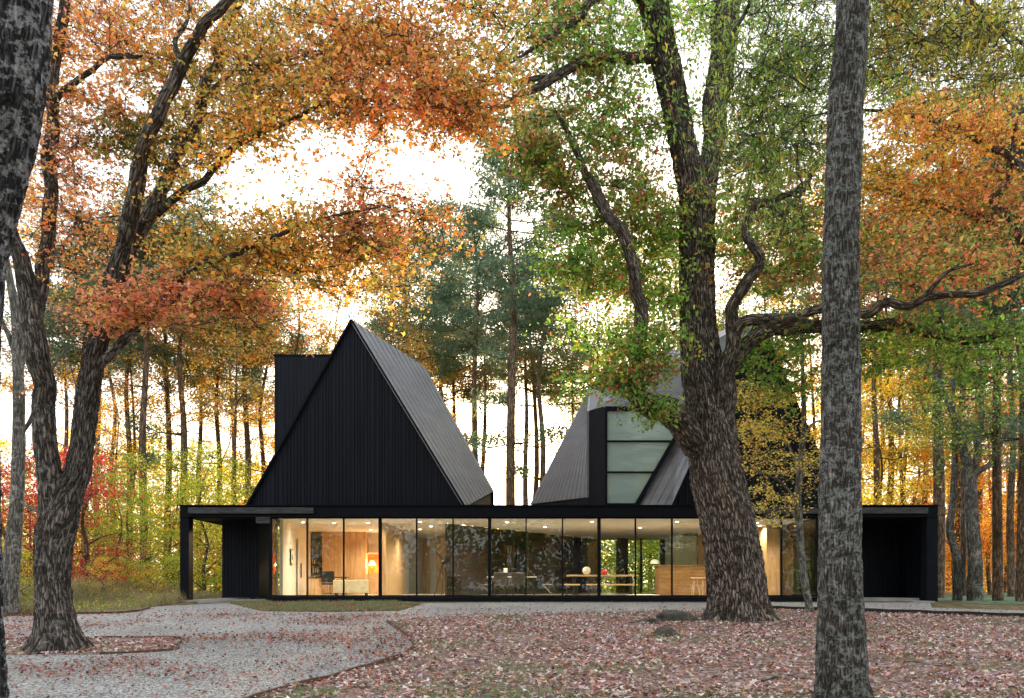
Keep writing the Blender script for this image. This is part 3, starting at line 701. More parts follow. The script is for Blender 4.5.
# underside wall, back and left slopes of the first roof
B1b = Vector((B1.x+.6, 38.5, Zd)); E1b = Vector((E1.x, E1.y, Zd)); D1l = Vector((D1.x-1.2, 38.0, D1.z-.4))
mb = MB(); mb.thick([C1+Vector((-.02,.15,0)), E1b+Vector((-.1,0,0)), E1+Vector((-.1,0,-.12))], (-.1,0,0)); mb.build('eave_wall', M['clad2'], house)
mb = MB(); mb.thick([E1b, E1, D1, D1l, B1b], (0,.1,0)); mb.build('rear_wall', M['clad2'], house)
mb = MB(); mb.poly([A1+Vector((0,.13,-.05)), B1+Vector((0,.13,0)), B1b, D1l, D1+Vector((0,0,-.1))], [(0,1,2),(0,2,3),(0,3,4)]); mb.build('side_roof', M['metalroof'], house)
# chimney block
mb = MB(); Yc = 33.2
ch = boards('chimney', px2x(274.5,Yc), px2x(336,Yc), Yc, Yc+2.2, Zd, P(0,356,Yc).z, .16)
mb = MB(); zc = P(0,356,Yc).z; mb.box(px2x(274,Yc)-.02, px2x(336,Yc)+.02, Yc-.04, Yc+2.24, zc+.001, zc+.06); mb.build('coping', M['steel'], ch)

# second roof
Y2 = 30.5
A2 = P(757,318,Y2); B2 = Vector((px2x(672,Y2),Y2,Zd)); C2 = Vector((px2x(841,Y2),Y2,Zd))
tri_boards('gable_wall', A2, B2, C2)
D2 = P(592,383,36.8); E2 = P(530,504,37.2)
Mt = P(589,411,32.4); Mb = P(589,497,32.6)
A2f = A2+Vector((0,-.12,.03)); B2f = B2+Vector((-.03,-.12,0)); Tt = P(682,424,31.0)
mb = MB()
slab(mb, [D2, E2, Mb]); slab(mb, [D2, Mb, Mt]); slab(mb, [D2, Mt, A2f])
mb.poly([A2f, Mt, Tt], [(0,1,2)]); 
Tb = P(639,506,30.75)
slab(mb, [A2f, Tt, B2f]); slab(mb, [Tt, Tb, B2f])
seams(mb, D2, D2.lerp(Mt,.98), E2, Mb, .36); seams(mb, D2.lerp(A2f,.05), D2.lerp(A2f,.75), Mt.lerp(D2,.3), Mt.lerp(A2f,.55), .4)
seams(mb, Tt, A2f.lerp(B2f,.55), Tb, B2f, .26)
mb.build('roof', M['metalroof'], house)
mb = MB(); mb.thick([E2+Vector((.15,-.02,-.02)), Mb+Vector((0,.05,-.02)), Vector((Mb.x,Mb.y+.05,Zd)), Vector((E2.x+.15,E2.y-.02,Zd))], (0,.1,0)); mb.build('eave_wall', M['clad2'], house)
B2b = Vector((C2.x-.3, 39, Zd)); D2r = Vector((D2.x+1.5, 38.5, D2.z-.3))
mb = MB(); mb.poly([A2+Vector((0,.13,-.05)), C2+Vector((0,.13,0)), B2b, D2r, D2+Vector((0,0,-.1)), E2+Vector((0,.1,-.1)), Vector((E2.x,E2.y+.1,Zd))], [(0,2,1),(0,3,2),(0,4,3),(4,5,6),(3,4,6),(3,6,2)]); mb.build('side_roof', M['metalroof'], house)
mb = MB(); mb.bar(A2f+Vector((0,.02,-.02)), B2f, .16, .07, Vector((-1,0,1))); mb.bar(A2f+Vector((0,.02,-.02)), C2+Vector((0,-.10,0)), .16, .07, Vector((1,0,1))); mb.build('verge_trim', M['steel'], house)
# dormer
Yd = 30.7; fl = P(604.5,407,Yd); zt = fl.z; xl = fl.x; xtr = px2x(690,Yd); xbr = px2x(634,Yd)
Wt = Vector((Mt.x, Mt.y, P(589,411,32.4).z))
mb = MB(); mb.poly([(xl,Yd,Zd),(xl,Yd,zt),Mt,(Mb.x,Mb.y,Zd)], [(0,1,2,3)]); mb.thick([(xl,Yd,zt+.03),(Tt.x+.1,Yd,zt+.03),Tt+Vector((0,.6,.4)),Mt+Vector((0,.1,.03))], (0,0,-.06)); dorm = mb.build('dormer', M['steel'], house)
gx = lambda py: px2x(678-(py-430)*(44/76.0), Yd)       # slanted right edge
def gq(ya, yb, inset=0): return [(px2x(607.5,Yd),Yd+.03,P(0,ya,Yd).z),(gx(ya),Yd+.03,P(0,ya,Yd).z),(gx(yb),Yd+.03,P(0,yb,Yd).z),(px2x(607.5,Yd),Yd+.03,P(0,yb,Yd).z)]
for ya, yb in ((411,440.3),(442,471.3),(473,503)):
    mb = MB(); mb.thick(gq(ya,yb), (0,.02,0)); mb.build('dormer_pane', M['frost'], dorm)
mb = MB()
mb.box(xl-.0, px2x(607,Yd), Yd-.05, Yd+.1, Zd+.01, zt); mb.box(px2x(607.2,Yd), gx(408)+.1, Yd-.05, Yd+.1, P(0,411,Yd).z, zt-.002)
for py in (441.2,472.2,504): mb.box(px2x(607.2,Yd), gx(py), Yd-.04, Yd+.09, P(0,py,Yd).z-.03, P(0,py,Yd).z+.03)
mb.bar(Vector((gx(407)+.06,Yd+.02,zt)), Vector((gx(506)+.06,Yd+.02,P(0,506,Yd).z)), .14, .2, Vector((0,1,0))); mb.build('dormer_frame', M['steel'], dorm)

# ================================================================== FURNITURE
def at(px, Y, z=ZF): return Vector((px2x(px, Y), Y, z+.004))
# desk with office chair
b = at(331,35); t = empty('desk', b, 'long black desk at the left end of the glass house', 'desk')
mb = MB(); mb.box(b.x-.95, b.x+.75, b.y-.35, b.y+.35, b.z+.72, b.z+.76); mb.build('desktop', M['black'], t, bevel=.006)
mb = MB(); mb.box(b.x-.9, b.x-.45, b.y-.3, b.y+.3, b.z, b.z+.718); mb.build('drawer_unit', M['wood'], t)
for dx in (.55,.7):
    mb = MB(); mb.bar((b.x+dx,b.y-.3,b.z), (b.x+dx-.02,b.y-.3,b.z+.718), .04); mb.build('leg', M['black'], t)
b = at(329,33.6); t = empty('office_chair', b, 'black swivel chair pulled up to the desk', 'chair')
mb = MB(); mb.box(b.x-.25, b.x+.25, b.y-.24, b.y+.24, b.z+.42, b.z+.5); mb.build('seat', M['black'], t, bevel=.03)
mb = MB(); mb.box(b.x-.27, b.x+.27, b.y-.28, b.y-.21, b.z+.52, b.z+.98); mb.build('backrest', M['black'], t, bevel=.03)
mb = MB(); mb.tube([(b.x,b.y,b.z+.08),(b.x,b.y,b.z+.42)], .03)
for k in range(5): mb.bar((b.x,b.y,b.z+.09), (b.x+.3*math.cos(k*1.257),b.y+.3*math.sin(k*1.257),b.z+.03), .04)
mb.build('base', M['chrome'], t)
for s in (-1,1):
    mb = MB(); mb.tube([(b.x+s*.26,b.y-.2,b.z+.66),(b.x+s*.28,b.y+.15,b.z+.66),(b.x+s*.25,b.y+.12,b.z+.46)], .018); mb.build('armrest', M['black'], t)
b = at(350.5,33.2); t = empty('storage_chest', b, 'low cream panelled chest standing behind the third window', 'chest')
mb = MB(); mb.box(b.x-.70, b.x+.70, b.y, b.y+.45, b.z+.1, b.z+.62); mb.build('body', M['cream'], t, bevel=.012)
mb = MB(); [mb.box(b.x+a-.04, b.x+a+.04, b.y+.05, b.y+.4, b.z, b.z+.098) for a in (-.6,.6)]; mb.build('feet', M['black'], t)
# table lamp on the cabinet
b = Vector((px2x(372,38.8), 38.85, ZF+.956)); t = empty('table_lamp', b, 'lit table lamp with cone shade before the orange wall', 'lamp')
mb = MB(); mb.lathe(b, [(.09,0),(.09,.03),(.015,.04),(.015,.42)], 14); mb.build('stand', M['brass'], t)
mb = MB(); mb.lathe(b+Vector((0,0,.38)), [(.19,0),(.07,.22)], 20, caps=False); mb.build('lamp_shade', M['shade'], t)
l = bpy.data.lights.new('table_lamp_bulb', 'POINT'); l.energy = 28; l.color = (1,.55,.22); l.shadow_soft_size = .06
lo = bpy.data.objects.new('table_lamp_bulb', l); COL.objects.link(lo); lo.location = b+Vector((0,-.22,.40))
# framed picture on the white wall
mb = MB(); c_ = Vector((-8.86, 33.0, 2.72)); mb.obox(c_+Vector((.085,0,0)), Vector((-.8,7.8,0)), .55, .03, .62); pf = mb.build('picture', M['black']); tag(pf, 'small black framed drawing on the white wall of the left room', 'picture')
mb = MB(); mb.obox(c_+Vector((.104,0,0)), Vector((-.8,7.8,0)), .46, .012, .53); mb.obox(c_+Vector((.112,0,0)), Vector((-.8,7.8,0)), .2, .006, .25, 1); mb.build('print', [M['cream'], M['chairgrey']], pf)
# books
for k, zz in enumerate((.18,.58,.98,1.38)):
    mb = MB(); x = px2x(310.5,38.7)
    while x < px2x(320,38.7):
        w = random.uniform(.025,.05); mb.box(x, x+w, 38.75, 38.95, z0+zz+.003, z0+zz+random.uniform(.2,.3), random.randint(0,2)); x += w+.004
    tag(mb.build('book_row', [M['black'], M['cream'], M['rust']]), 'row of books on the %s shelf of the dark bookcase' % ('lowest','second lowest','middle','topmost filled')[k], 'books', 'books in the bookcase')
# telescope on tripod
b = at(443,32.6); t = empty('telescope', b, 'black telescope on a tall tripod behind the glass', 'telescope')
top = b+Vector((0,0,1.3))
for k in range(3):
    a = k*2.094+.5; mb = MB(); mb.tube([top, b+Vector((.42*math.cos(a), .42*math.sin(a), 0))], .018); mb.build('leg', M['black'], t)
mb = MB(); mb.tube([top+Vector((.12,0,-.05)), top+Vector((-.42,.1,.62))], .035, 10); mb.build('tube', M['black'], t)
mb = MB(); mb.lathe(top+Vector((.02,0,-.06)), [(.07,0),(.09,.08),(.05,.16)], 12); mb.build('mount', M['black'], t)
mb = MB(); mb.box(b.x+.08, b.x+.27, b.y-.1, b.y+.08, b.z+1.3, b.z+1.52); mb.build('counterweight', M['black'], t, bevel=.02)

def dining_chair(px, Y, label):
    b = at(px, Y); t = empty('dining_chair', b, label, 'chair', 'grey dining chairs in the middle room')
    w = .26
    mb = MB(); mb.box(b.x-w, b.x+w, b.y-.24, b.y+.26, b.z+.42, b.z+.48); mb.build('seat', M['chairgrey'], t, bevel=.02)
    mb = MB(); mb.box(b.x-w, b.x+w, b.y-.28, b.y-.22, b.z+.40, b.z+.90); mb.build('backrest', M['chairgrey'], t, bevel=.02)
    for sx in (-1,1):
        for sy in (-1,1):
            mb = MB(); mb.bar((b.x+sx*(w-.03), b.y+sy*.21, b.z), (b.x+sx*(w-.03), b.y+sy*.21, b.z+.42), .03); mb.build('leg', M['black'], t)
dining_chair(500.5, 32.6, 'left one of the two grey chairs with backs to the glass'); dining_chair(518.5, 32.6, 'right one of the two grey chairs with backs to the glass')
b = at(510,34.2); t = empty('dining_table', b, 'square white table behind the two grey chairs', 'table')
mb = MB(); mb.box(b.x-.95, b.x+1.1, b.y-.5, b.y+.5, b.z+.73, b.z+.76); mb.build('tabletop', M['porcelain'], t)
for sx in (-.85,1.0):
    for sy in (-.42,.42): mb = MB(); mb.bar((b.x+sx,b.y+sy,b.z),(b.x+sx,b.y+sy,b.z+.728),.04); mb.build('leg', M['black'], t)
b2 = Vector((px2x(505.5,34.2), 34.2, b.z+.762)); mb = MB(); mb.lathe(b2, [(.05,0),(.05,.03),(.02,.05),(.02,.1),(.08,.14),(.085,.34),(.075,.35)], 16); tag(mb.build('table_vase', M['porcelain'], smooth=True), 'slim white vase standing on the square table', 'vase')
# cantilever chair
for px, lab in ((548,'chrome framed chair seen through the glass, right of the square table'), (487,'chrome framed chair seen through the glass, left of the square table')):
    b = at(px,34); t = empty('cantilever_chair', b, lab, 'chair', 'chrome framed chairs')
    mb = MB()
    for s in (-.24,.24): mb.tube([b+Vector((.25,s,.78)), b+Vector((.16,s,.44)), b+Vector((-.22,s,.44)), b+Vector((.18,s,.02)), b+Vector((-.2,s,.02))], .014)
    mb.build('frame', M['chrome'], t); mb = MB(); mb.box(b.x-.22,b.x+.17,b.y-.23,b.y+.23,b.z+.455,b.z+.48); mb.build('seat', M['black'], t); mb = MB(); mb.box(b.x+.2,b.x+.24,b.y-.23,b.y+.23,b.z+.55,b.z+.80); mb.build('backrest', M['black'], t)
# long table with benches
b = at(602,35.5); t = empty('long_table', b, 'long pale oak table in the room right of the middle', 'table')
mb = MB(); mb.box(b.x-1.5, b.x+1.5, b.y-.45, b.y+.45, b.z+.78, b.z+.85); mb.build('tabletop', M['oakwood'], t, bevel=.008)
for s in (-1.2,1.2): mb = MB(); mb.box(b.x+s-.05, b.x+s+.05, b.y-.35, b.y+.35, b.z, b.z+.778); mb.build('trestle', M['black'], t)
for px, w, Y, lab in ((572,.32,34.3,'short pale bench at the left end of the long table'), (612,1.05,34.3,'long pale bench drawn up in front of the long table')):
    b = at(px,Y); t = empty('bench', b, lab, 'bench', 'benches at the long table'); mb = MB(); mb.box(b.x-w, b.x+w, b.y-.17, b.y+.17, b.z+.40, b.z+.46); mb.build('seat', M['oakwood'], t, bevel=.006)
    for s in (-1,1): mb = MB(); mb.bar((b.x+s*(w-.1),b.y,b.z),(b.x+s*(w-.1),b.y,b.z+.398),.04,.26,Vector((0,1,0))); mb.build('leg', M['black'], t)
tz = ZF+.004+.852
mb = MB(); c_ = Vector((px2x(586.5,35.4),35.4,tz)); mb.lathe(c_, [(.06,0),(.14,.06),(.175,.16),(.16,.26),(.09,.33),(.05,.34)], 20); tag(mb.build('round_vase', M['porcelain'], smooth=True), 'round cream vase on the left of the long table', 'vase')
mb = MB(); c_ = Vector((px2x(604.5,35.3),35.3,tz)); mb.lathe(c_, [(.06,0),(.13,.05),(.155,.12),(.12,.20),(.06,.235),(.045,.26)], 20); tag(mb.build('red_vase', M['redc'], smooth=True), 'bright red rounded pot on the long table', 'vase')
b = at(655,37.5); t = empty('floor_lamp', b, 'domed floor lamp by the rear glass beside the kitchen island', 'lamp')
mb = MB(); mb.lathe(b, [(.14,0),(.14,.03),(.015,.04),(.015,1.45)], 12); mb.build('stand', M['steel'], t); mb = MB(); mb.lathe(b+Vector((0,0,1.38)), [(.24,0),(.20,.12),(.08,.2)], 20, caps=False); mb.build('lamp_shade', M['porcelain'], t)
b = at(643,34.2); mb = MB(); mb.box(b.x-.62, b.x+.55, b.y-.9, b.y+.9, b.z, b.z+.02); tag(mb.build('rug', M['rug'], bevel=.005), 'white rug on the floor in front of the kitchen island', 'rug')
b = at(684,35.3); t = empty('kitchen_island', b, 'wooden kitchen island under the pale green cupboards', 'kitchen island')
mb = MB(); mb.box(b.x-1.15, b.x+1.3, b.y-.4, b.y+.5, b.z, b.z+1.22); mb.build('body', M['island'], t); mb = MB(); mb.box(b.x-1.19, b.x+1.34, b.y-.44, b.y+.54, b.z+1.221, b.z+1.26); mb.build('worktop', M['island'], t, bevel=.006)
for px, lab in ((695,'turned wooden stool, the left one at the island'),(704,'turned wooden stool, the right one at the island')):
    b = at(px,33.6); t = empty('stool', b, lab, 'stool', 'stools at the kitchen island')
    mb = MB(); mb.lathe(b+Vector((0,0,.66)), [(.17,0),(.19,.02),(.19,.06),(.17,.07)], 18); mb.build('seat', M['wood'], t)
    for k in range(3): a = k*2.094; mb = MB(); mb.tube([b+Vector((.1*math.cos(a),.1*math.sin(a),.66)), b+Vector((.2*math.cos(a),.2*math.sin(a),0))], .022); mb.build('leg', M['wood'], t)

# ================================================================== HERO TREES
# --- forked maple, left
Ym = 15.8; bs = gp(56,648); maple = empty('maple_tree', bs, 'forked grey maple with orange crown standing in the edged bed at left', 'tree')
nodes = []
limbs(maple, [
 ('trunk', [(57,655,42,15.8),(56,630,36,15.8),(53,590,34,15.8),(53,550,36,15.8),(58,520,38,15.8),(70,487,29,15.8),(79,464,26,15.8),(89,388,23,15.8),(98,343,21,15.7),(110,299,20,15.6),(120,264,21,15.6),(129,240,20,15.6)], 64, .032, rootflare(5,.95,.38,2)),
 ('limb', [(56,525,30,15.8),(51,480,24,15.7),(42,400,22,15.6),(31,316,22,15.5),(20,264,17,15.5),(8,225,16,15.4),(-8,150,14,15.2),(-20,60,11,15),(-24,-60,9,15)], 40, .016, None),
 ('limb', [(34,318,16,15.6),(42,285,14,15.9),(48,230,14,16.3),(51,180,13.5,16.6),(50,137,13,16.7),(52,86,12,16.8),(57,45,11.5,17),(63,0,11,17.2),(70,-80,8,17.5)], 32, .012, None),
 ('limb', [(125,250,18,15.6),(128,223,17,15.4),(137,179,16,15.2),(148,137,14.5,15),(165,103,13.5,14.9),(182,69,13,14.8),(199,34,12,14.6),(227,0,10,14.4),(262,-40,7,14.2),(300,-90,4,14)], 32, .012, None),
 ('limb', [(131,242,17,15.7),(148,218,14,15.9),(168,179,13,16.2),(189,137,12.5,16.5),(203,103,12,16.7),(210,69,11,16.9),(220,34,10,17.1),(242,0,9,17.3),(262,-60,6,17.5)], 32, .012, None),
 ('limb', [(146,224,9,15.9),(161,210,8,15.7),(189,186,7.5,15.4),(223,158,7,15.1),(268,131,6,14.8),(309,110,5,14.5),(339,102,4.5,14.3),(409,100,3,14.1),(450,108,2,14)], 14, .004, None),
 ('limb', [(100,364,11,15.7),(116,346,10,15.3),(134,330,9,15),(165,299,8,14.6),(193,275,7,14.3),(241,251,6,14),(282,229,5,13.8),(339,213,3.5,13.6),(380,206,2,13.5)], 16, .005, None),
 ('limb', [(51,110,7,16.7),(60,95,7,16.5),(79,76,6,16.2),(110,58,5,15.9),(144,57,3,15.7)], 14, .004, None),
 ('limb', [(184,70,6,14.8),(176,40,5,15.2),(188,10,4,15.6),(186,-40,3,16)], 12, .003, None),
 ('limb', [(206,96,6,16.6),(232,76,5,16.1),(262,66,4,15.6),(300,58,3,15.3),(352,50,2,15)], 12, .003, None),
], Ym, M['bk_maple'], nodes, seed=3)
holes = [(245,188,56,34),(300,165,50,26),(440,170,58,38),(275,198,70,20),(225,205,35,16)]
reg = [
 (95,45,75,60,16.2,19.5,34,'orange',120,.42),(85,115,60,45,16.4,19,22,'orange',110,.42),(85,175,50,40,16.2,19,15,'dusty',80,.5),(60,215,60,50,15,18,10,'orange',80,.45),
 (145,140,42,24,15.6,17.5,15,'olive',120,.35),(200,50,80,55,15.8,19,34,'orange_olive',110,.42),(195,120,50,30,15.9,18,16,'orange_olive',110,.38),
 (300,40,90,55,14.5,18.5,44,'orange_olive',115,.42),(290,100,75,32,13.5,16.5,28,'orange_olive',110,.38),(390,60,90,62,13.5,17,48,'orange',115,.42),
 (420,110,85,30,13.5,16.5,32,'orange',110,.36),(362,150,34,44,13.5,15.5,7,'orange',60,.36),(362,195,45,28,13.5,15,7,'pink',50,.34),(480,95,45,35,13.5,16,16,'orange_olive',100,.36),
 (480,30,60,50,14,18,20,'orange_olive',100,.42),(235,255,75,26,13.6,15.4,30,'orange_olive',100,.34),(310,240,62,30,13.4,15,24,'orange_olive',100,.34),(380,238,34,22,13.4,14.6,9,'pink',60,.3),
 (170,305,72,18,13.6,15.2,26,'pink',110,.28),(245,305,45,18,13.8,15,11,'pink',90,.28),(105,320,25,12,14.6,15.4,6,'pink',90,.25),(290,290,60,24,13.6,15,9,'orange_olive',60,.32),
 (350,275,40,30,13.6,15,10,'orange_olive',80,.36),(395,255,45,45,14.5,17,16,'orange_olive',90,.42),(420,215,30,25,14.5,17,5,'orange',60,.4),
 (90,250,50,50,16,19,14,'orange',70,.5),(150,215,40,35,16,18,12,'orange_olive',80,.42),(190,170,30,30,14.5,16.5,8,'orange_olive',80,.4),(230,325,50,18,13.8,15.5,7,'orange_olive',60,.35),(330,70,120,60,14.5,18,26,'orange_olive',110,.5),(130,30,60,40,15,18,12,'orange',110,.5),(250,130,40,18,14,16,8,'orange_olive',90,.36)]
foliate(maple, nodes, clusters_from(reg, holes), M['bk_maple'], .085, 'maple', .25, .3)

# --- foreground trunk, far left
bs = Vector(((-22-CX)/F*8.6, 8.6, gz(8.6))); t = empty('left_edge_tree', bs, 'leaning tree with pale lichen patches cut by the left edge of the photo', 'tree')
nodes = []
limbs(t, [('trunk', [(-26,760,80,8.6),(-27,700,62,8.6),(-29,600,56,8.6),(-32,450,55,8.6),(-30,330,55,8.6),(-22,250,56,8.6),(-6,180,60,8.6),(8,110,62,8.6),(16,50,62,8.6),(21,0,60,8.6),(27,-80,54,8.6),(36,-200,42,8.6)], 110, .026, rootflare(5,.5,.35,1)),
 ('limb', [(36,-150,20,8.6),(80,-190,14,9.2),(140,-160,9,10),(180,-110,5,10.8)], 16, .006, None),('limb', [(30,-120,18,8.6),(0,-160,12,9.2),(-30,-150,8,10)], 16, .006, None)], 8.6, M['bk_left'], nodes, seed=21)
foliate(t, nodes, clusters_from([(60,-60,90,50,9.5,12,16,'orange',70,.4),(130,-40,60,40,10.5,13,10,'orange',70,.4)]), M['bk_left'], .08, 'maple', .25, .3)

# --- foreground trunk, right
bs = Vector(((843-CX)/F*10, 10.0, gz(10))); t = empty('lichened_tree', bs, 'tall straight lichen-covered trunk in the right foreground with narrow willow-like leaves', 'tree')
nodes = []
limbs(t, [('trunk', [(843,722,62,10),(843,700,54,10),(841,650,49,10),(840,600,46,10),(840,520,42,10),(841,400,39,10),(841,300,37,10),(841,240,36.5,10),(844,160,36,10),(846,100,35,10),(851,40,33.5,10),(853,0,32,10),(857,-100,28,10),(862,-260,18,10)], 150, .015, rootflare(6,.42,.28,4)),
 ('limb', [(857,-60,16,10),(900,-60,12,10.6),(950,-20,8,11.4),(990,20,5,12),(1030,50,3,12.4)], 16, .005, None),
 ('limb', [(857,-90,15,10),(820,-90,11,10.5),(775,-40,7,11.2),(740,20,4,11.8),(715,60,2.5,12.2)], 16, .005, None),
 ('limb', [(855,-130,13,10),(880,-130,10,11),(910,-60,6,12.4),(900,30,3,13)], 14, .005, None)], 10, M['bk_grey'], nodes, seed=31)
reg = [(775,30,75,55,10.5,14.5,44,'willow',105,.36),(770,105,62,45,11,15,30,'willow',105,.34),(745,150,36,50,11.5,15,12,'willow',90,.34),(795,150,34,45,11,14,16,'willow',90,.3),
 (930,22,85,38,10.5,14,40,'willowyellow',105,.36),(985,60,50,40,10.5,14,22,'willowyellow',105,.34),(895,55,40,35,11,14,16,'willowyellow',90,.3),(790,215,30,30,11.5,14,7,'willow',70,.28)]
foliate(t, nodes, clusters_from(reg), M['bk_grey'], .105, 'lance', .75, 0)

# --- the oak
Yo = 22.2; bs = gp(736,621); oak = empty('oak_tree', bs, 'massive old oak with deeply furrowed trunk before the right pyramid roof', 'tree')
nodes = []
def oakflare(L, a): return rootflare(6,.85,.40,3)(L, a)
limbs(oak, [
 ('trunk', [(738,628,58,22.2),(738,610,57,22.2),(737,585,56,22.2),(733,555,56,22.2),(727,520,55,22.2),(717,478,53,22.2),(711,423,48,22.2),(702,366,43,22.2),(698,323,37,22.2),(697,285,36,22.2),(697,250,37,22.2),(695,215,32,22.2),(690,180,28,22.1),(682,140,27,22),(674,100,28,21.9),(663,50,30,21.8),(653,0,31,21.7),(640,-70,26,21.5),(625,-150,18,21.5)], 160, .055, oakflare),
 ('limb', [(699,262,26,22.3),(703,215,24,22.4),(709,170,23,22.6),(716,120,25,22.8),(721,70,26,23),(728,0,28,23.2),(738,-80,20,23.4),(745,-150,12,23.5)], 56, .03, None),
 ('limb', [(696,448,26,22.0),(687,432,29,21.6),(672,412,28,21.1),(651,404,24,20.7),(637,388,19,20.5),(640,352,15,20.4),(640,305,13.5,20.3),(630,252,13,20.2),(612,216,12.5,20.2),(598,194,12,20.3),(584,172,9,20.4),(570,140,6,20.6),(556,110,3,20.8)], 40, .022, None),
 ('limb', [(664,60,9,21.95),(650,57,13,21.7),(630,57,12,21.3),(601,57,11,20.8),(577,64,11,20.4),(553,79,10,20),(526,93,8,19.6),(505,105,5.5,19.3),(478,120,3,19)], 24, .010, None),
 ('limb', [(555,78,6,20),(530,80,5,19.9),(512,82,4,19.7),(480,76,2.5,19.5)], 12, .003, None),
 ('limb', [(655,5,14,21.7),(620,-10,11,21),(591,0,9,20.5),(581,17,8,20.3),(560,28,7,20),(530,50,4,19.7),(510,62,2,19.5)], 16, .006, None),
 ('limb', [(722,425,24,22.0),(727,389,20,21.7),(725,366,19,21.5),(732,343,16,21.3),(735,317,13,21.2),(734,306,13,21.1),(749,282,12,21),(759,263,11,20.9),(747,244,9,20.8),(743,228,9,20.8),(754,206,8,20.6),(773,200,7,20.4),(800,189,6,20.2),(820,158,4,20)], 28, .014, None),
 ('limb', [(733,338,12,21.3),(742,323,12,21.1),(763,318,11,20.8),(794,317,10,20.4),(818,311,9,20.2),(845,313,9,20),(866,317,9,19.8),(886,304,9.5,19.6),(907,307,9,19.4),(935,295,8,19.2),(966,292,7.5,19),(996,285,7,18.8),(1026,271,6,18.6),(1070,250,3,18.4)], 20, .010, None),
 ('limb', [(727,372,16,21.6),(749,343,15,21.7),(772,330,15,21.8),(810,327,14,21.9),(845,326,13,22),(873,326,12,22),(900,324,13,22),(935,333,9,22),(968,340,9,22),(1007,333,8,22),(1040,322,6,22),(1090,310,3,22)], 20, .012, None),
 ('limb', [(920,300,5,19.3),(935,285,4.5,19),(950,270,3.5,18.8),(975,262,2,18.6)], 10, .003, None),
], Yo, M['bk_oak'], nodes, seed=41)
reg = [(830,250,35,60,21.3,24.6,14,'greenred',110,.5),(870,60,50,60,22.3,25.6,14,'green',110,.55),(770,130,60,60,22.3,25.6,20,'greenred',110,.55),(545,20,45,35,20.3,23.6,16,'greenred',110,.5),(530,130,30,30,20.3,22.6,10,'greenred',110,.45),(600,30,75,45,19.8,25.1,34,'green',120,.55),(560,55,50,40,19.8,23.6,20,'greenred',100,.5),(640,110,60,40,20.3,25.6,20,'green',110,.5),(575,155,60,38,20.3,23.6,26,'greenred',120,.48),(595,120,60,35,20.8,24.6,16,'greenred',100,.5),
 (540,170,35,30,20.6,23.1,12,'greenred',110,.4),(600,205,55,30,20.5,23.6,20,'greenred',120,.45),(570,255,38,28,20.8,23.1,14,'green',110,.42),(640,235,50,35,20.8,24.6,20,'green',120,.48),(665,185,45,40,21.3,25.6,15,'greenred',110,.5),
 (600,278,45,26,20.5,23.1,17,'greenred',120,.42),(655,285,38,28,20.3,23.1,14,'green',120,.42),(632,335,62,20,19,21.6,15,'green',100,.42),(650,372,50,26,19,21.4,16,'greenred',105,.40),(600,382,40,16,19,21.2,9,'green',80,.36),(660,410,22,12,19.4,20.4,5,'green',90,.3),
 (700,240,40,28,20.9,22.9,12,'green',110,.42),(765,240,45,45,21.3,24.6,22,'greenred',110,.48),(745,180,55,45,21.3,25.6,22,'greenred',110,.5),(800,270,55,45,20.7,23.6,22,'greenred',110,.48),(765,350,50,25,21.3,24.1,15,'green',110,.42),(790,385,26,16,21.8,24.1,6,'green',100,.36),
 (690,20,45,40,20.8,25.6,16,'green',100,.5),(900,270,80,38,19.7,23.6,34,'redgreen',115,.46),(980,265,60,38,19.3,23.1,24,'redgreen',115,.46),(900,345,60,28,20.8,24.1,22,'green',110,.42),(985,350,60,30,20.8,24.1,22,'green',110,.45),(830,225,40,40,21.3,24.1,12,'greenred',100,.45),
 (960,395,60,25,21.8,24.6,8,'green',80,.4)]
foliate(oak, nodes, clusters_from(reg, [(700,320,34,125),(727,390,24,45),(668,60,22,50),(724,60,20,70),(683,150,20,45)]), M['bk_oak'], .12, 'oak', .3, .2)

# --- right-hand maple whose trunk stands outside the frame
bs = Vector((14.2, 21.5, gz(21.5))); t = empty('fiery_maple', bs, 'fiery orange and yellow crown reaching in from the right edge above the oak limbs', 'tree')
nodes = []
limbs(t, [('trunk', [(1068,640,36,21.5),(1066,560,30,21.5),(1062,440,28,21.5),(1060,320,25,21.5),(1056,200,22,21.5),(1050,80,17,21.5),(1040,-60,11,21.5)], 32, .015, rootflare(5,.5,.4,2)),
 ('limb', [(1058,280,10,21.5),(1020,230,8,22),(991,201,7,22.4),(1000,190,6,22.4),(1010,170,6,22.4),(1015,138,5,22.4),(1019,113,4,22.4)], 14, .005, None),
 ('limb', [(1060,260,11,21.5),(1000,225,9,22.4),(940,205,7,23.2),(880,190,5,24),(820,180,3,24.6)], 14, .005, None),
 ('limb', [(1056,200,10,21.5),(1010,160,8,22.4),(960,130,6,23),(900,115,4,23.5),(860,110,3,24)], 14, .005, None)], 21.5, M['bk_maple'], nodes, seed=61)
reg = [(950,118,75,26,21.5,24,36,'fire',115,.46),(1000,150,35,45,21.5,24,16,'fire',110,.46),(900,175,55,35,22.5,25,26,'fireyellow',115,.48),(960,195,70,35,22,25,36,'fire',115,.48),(895,225,50,28,22.5,25,20,'fire',110,.46),(1000,215,40,35,21.5,24,18,'redgreen',110,.46),(830,200,35,50,23.5,25,12,'fire',90,.46)]
foliate(t, nodes, clusters_from(reg), M['bk_maple'], .105, 'maple', .25, .25)

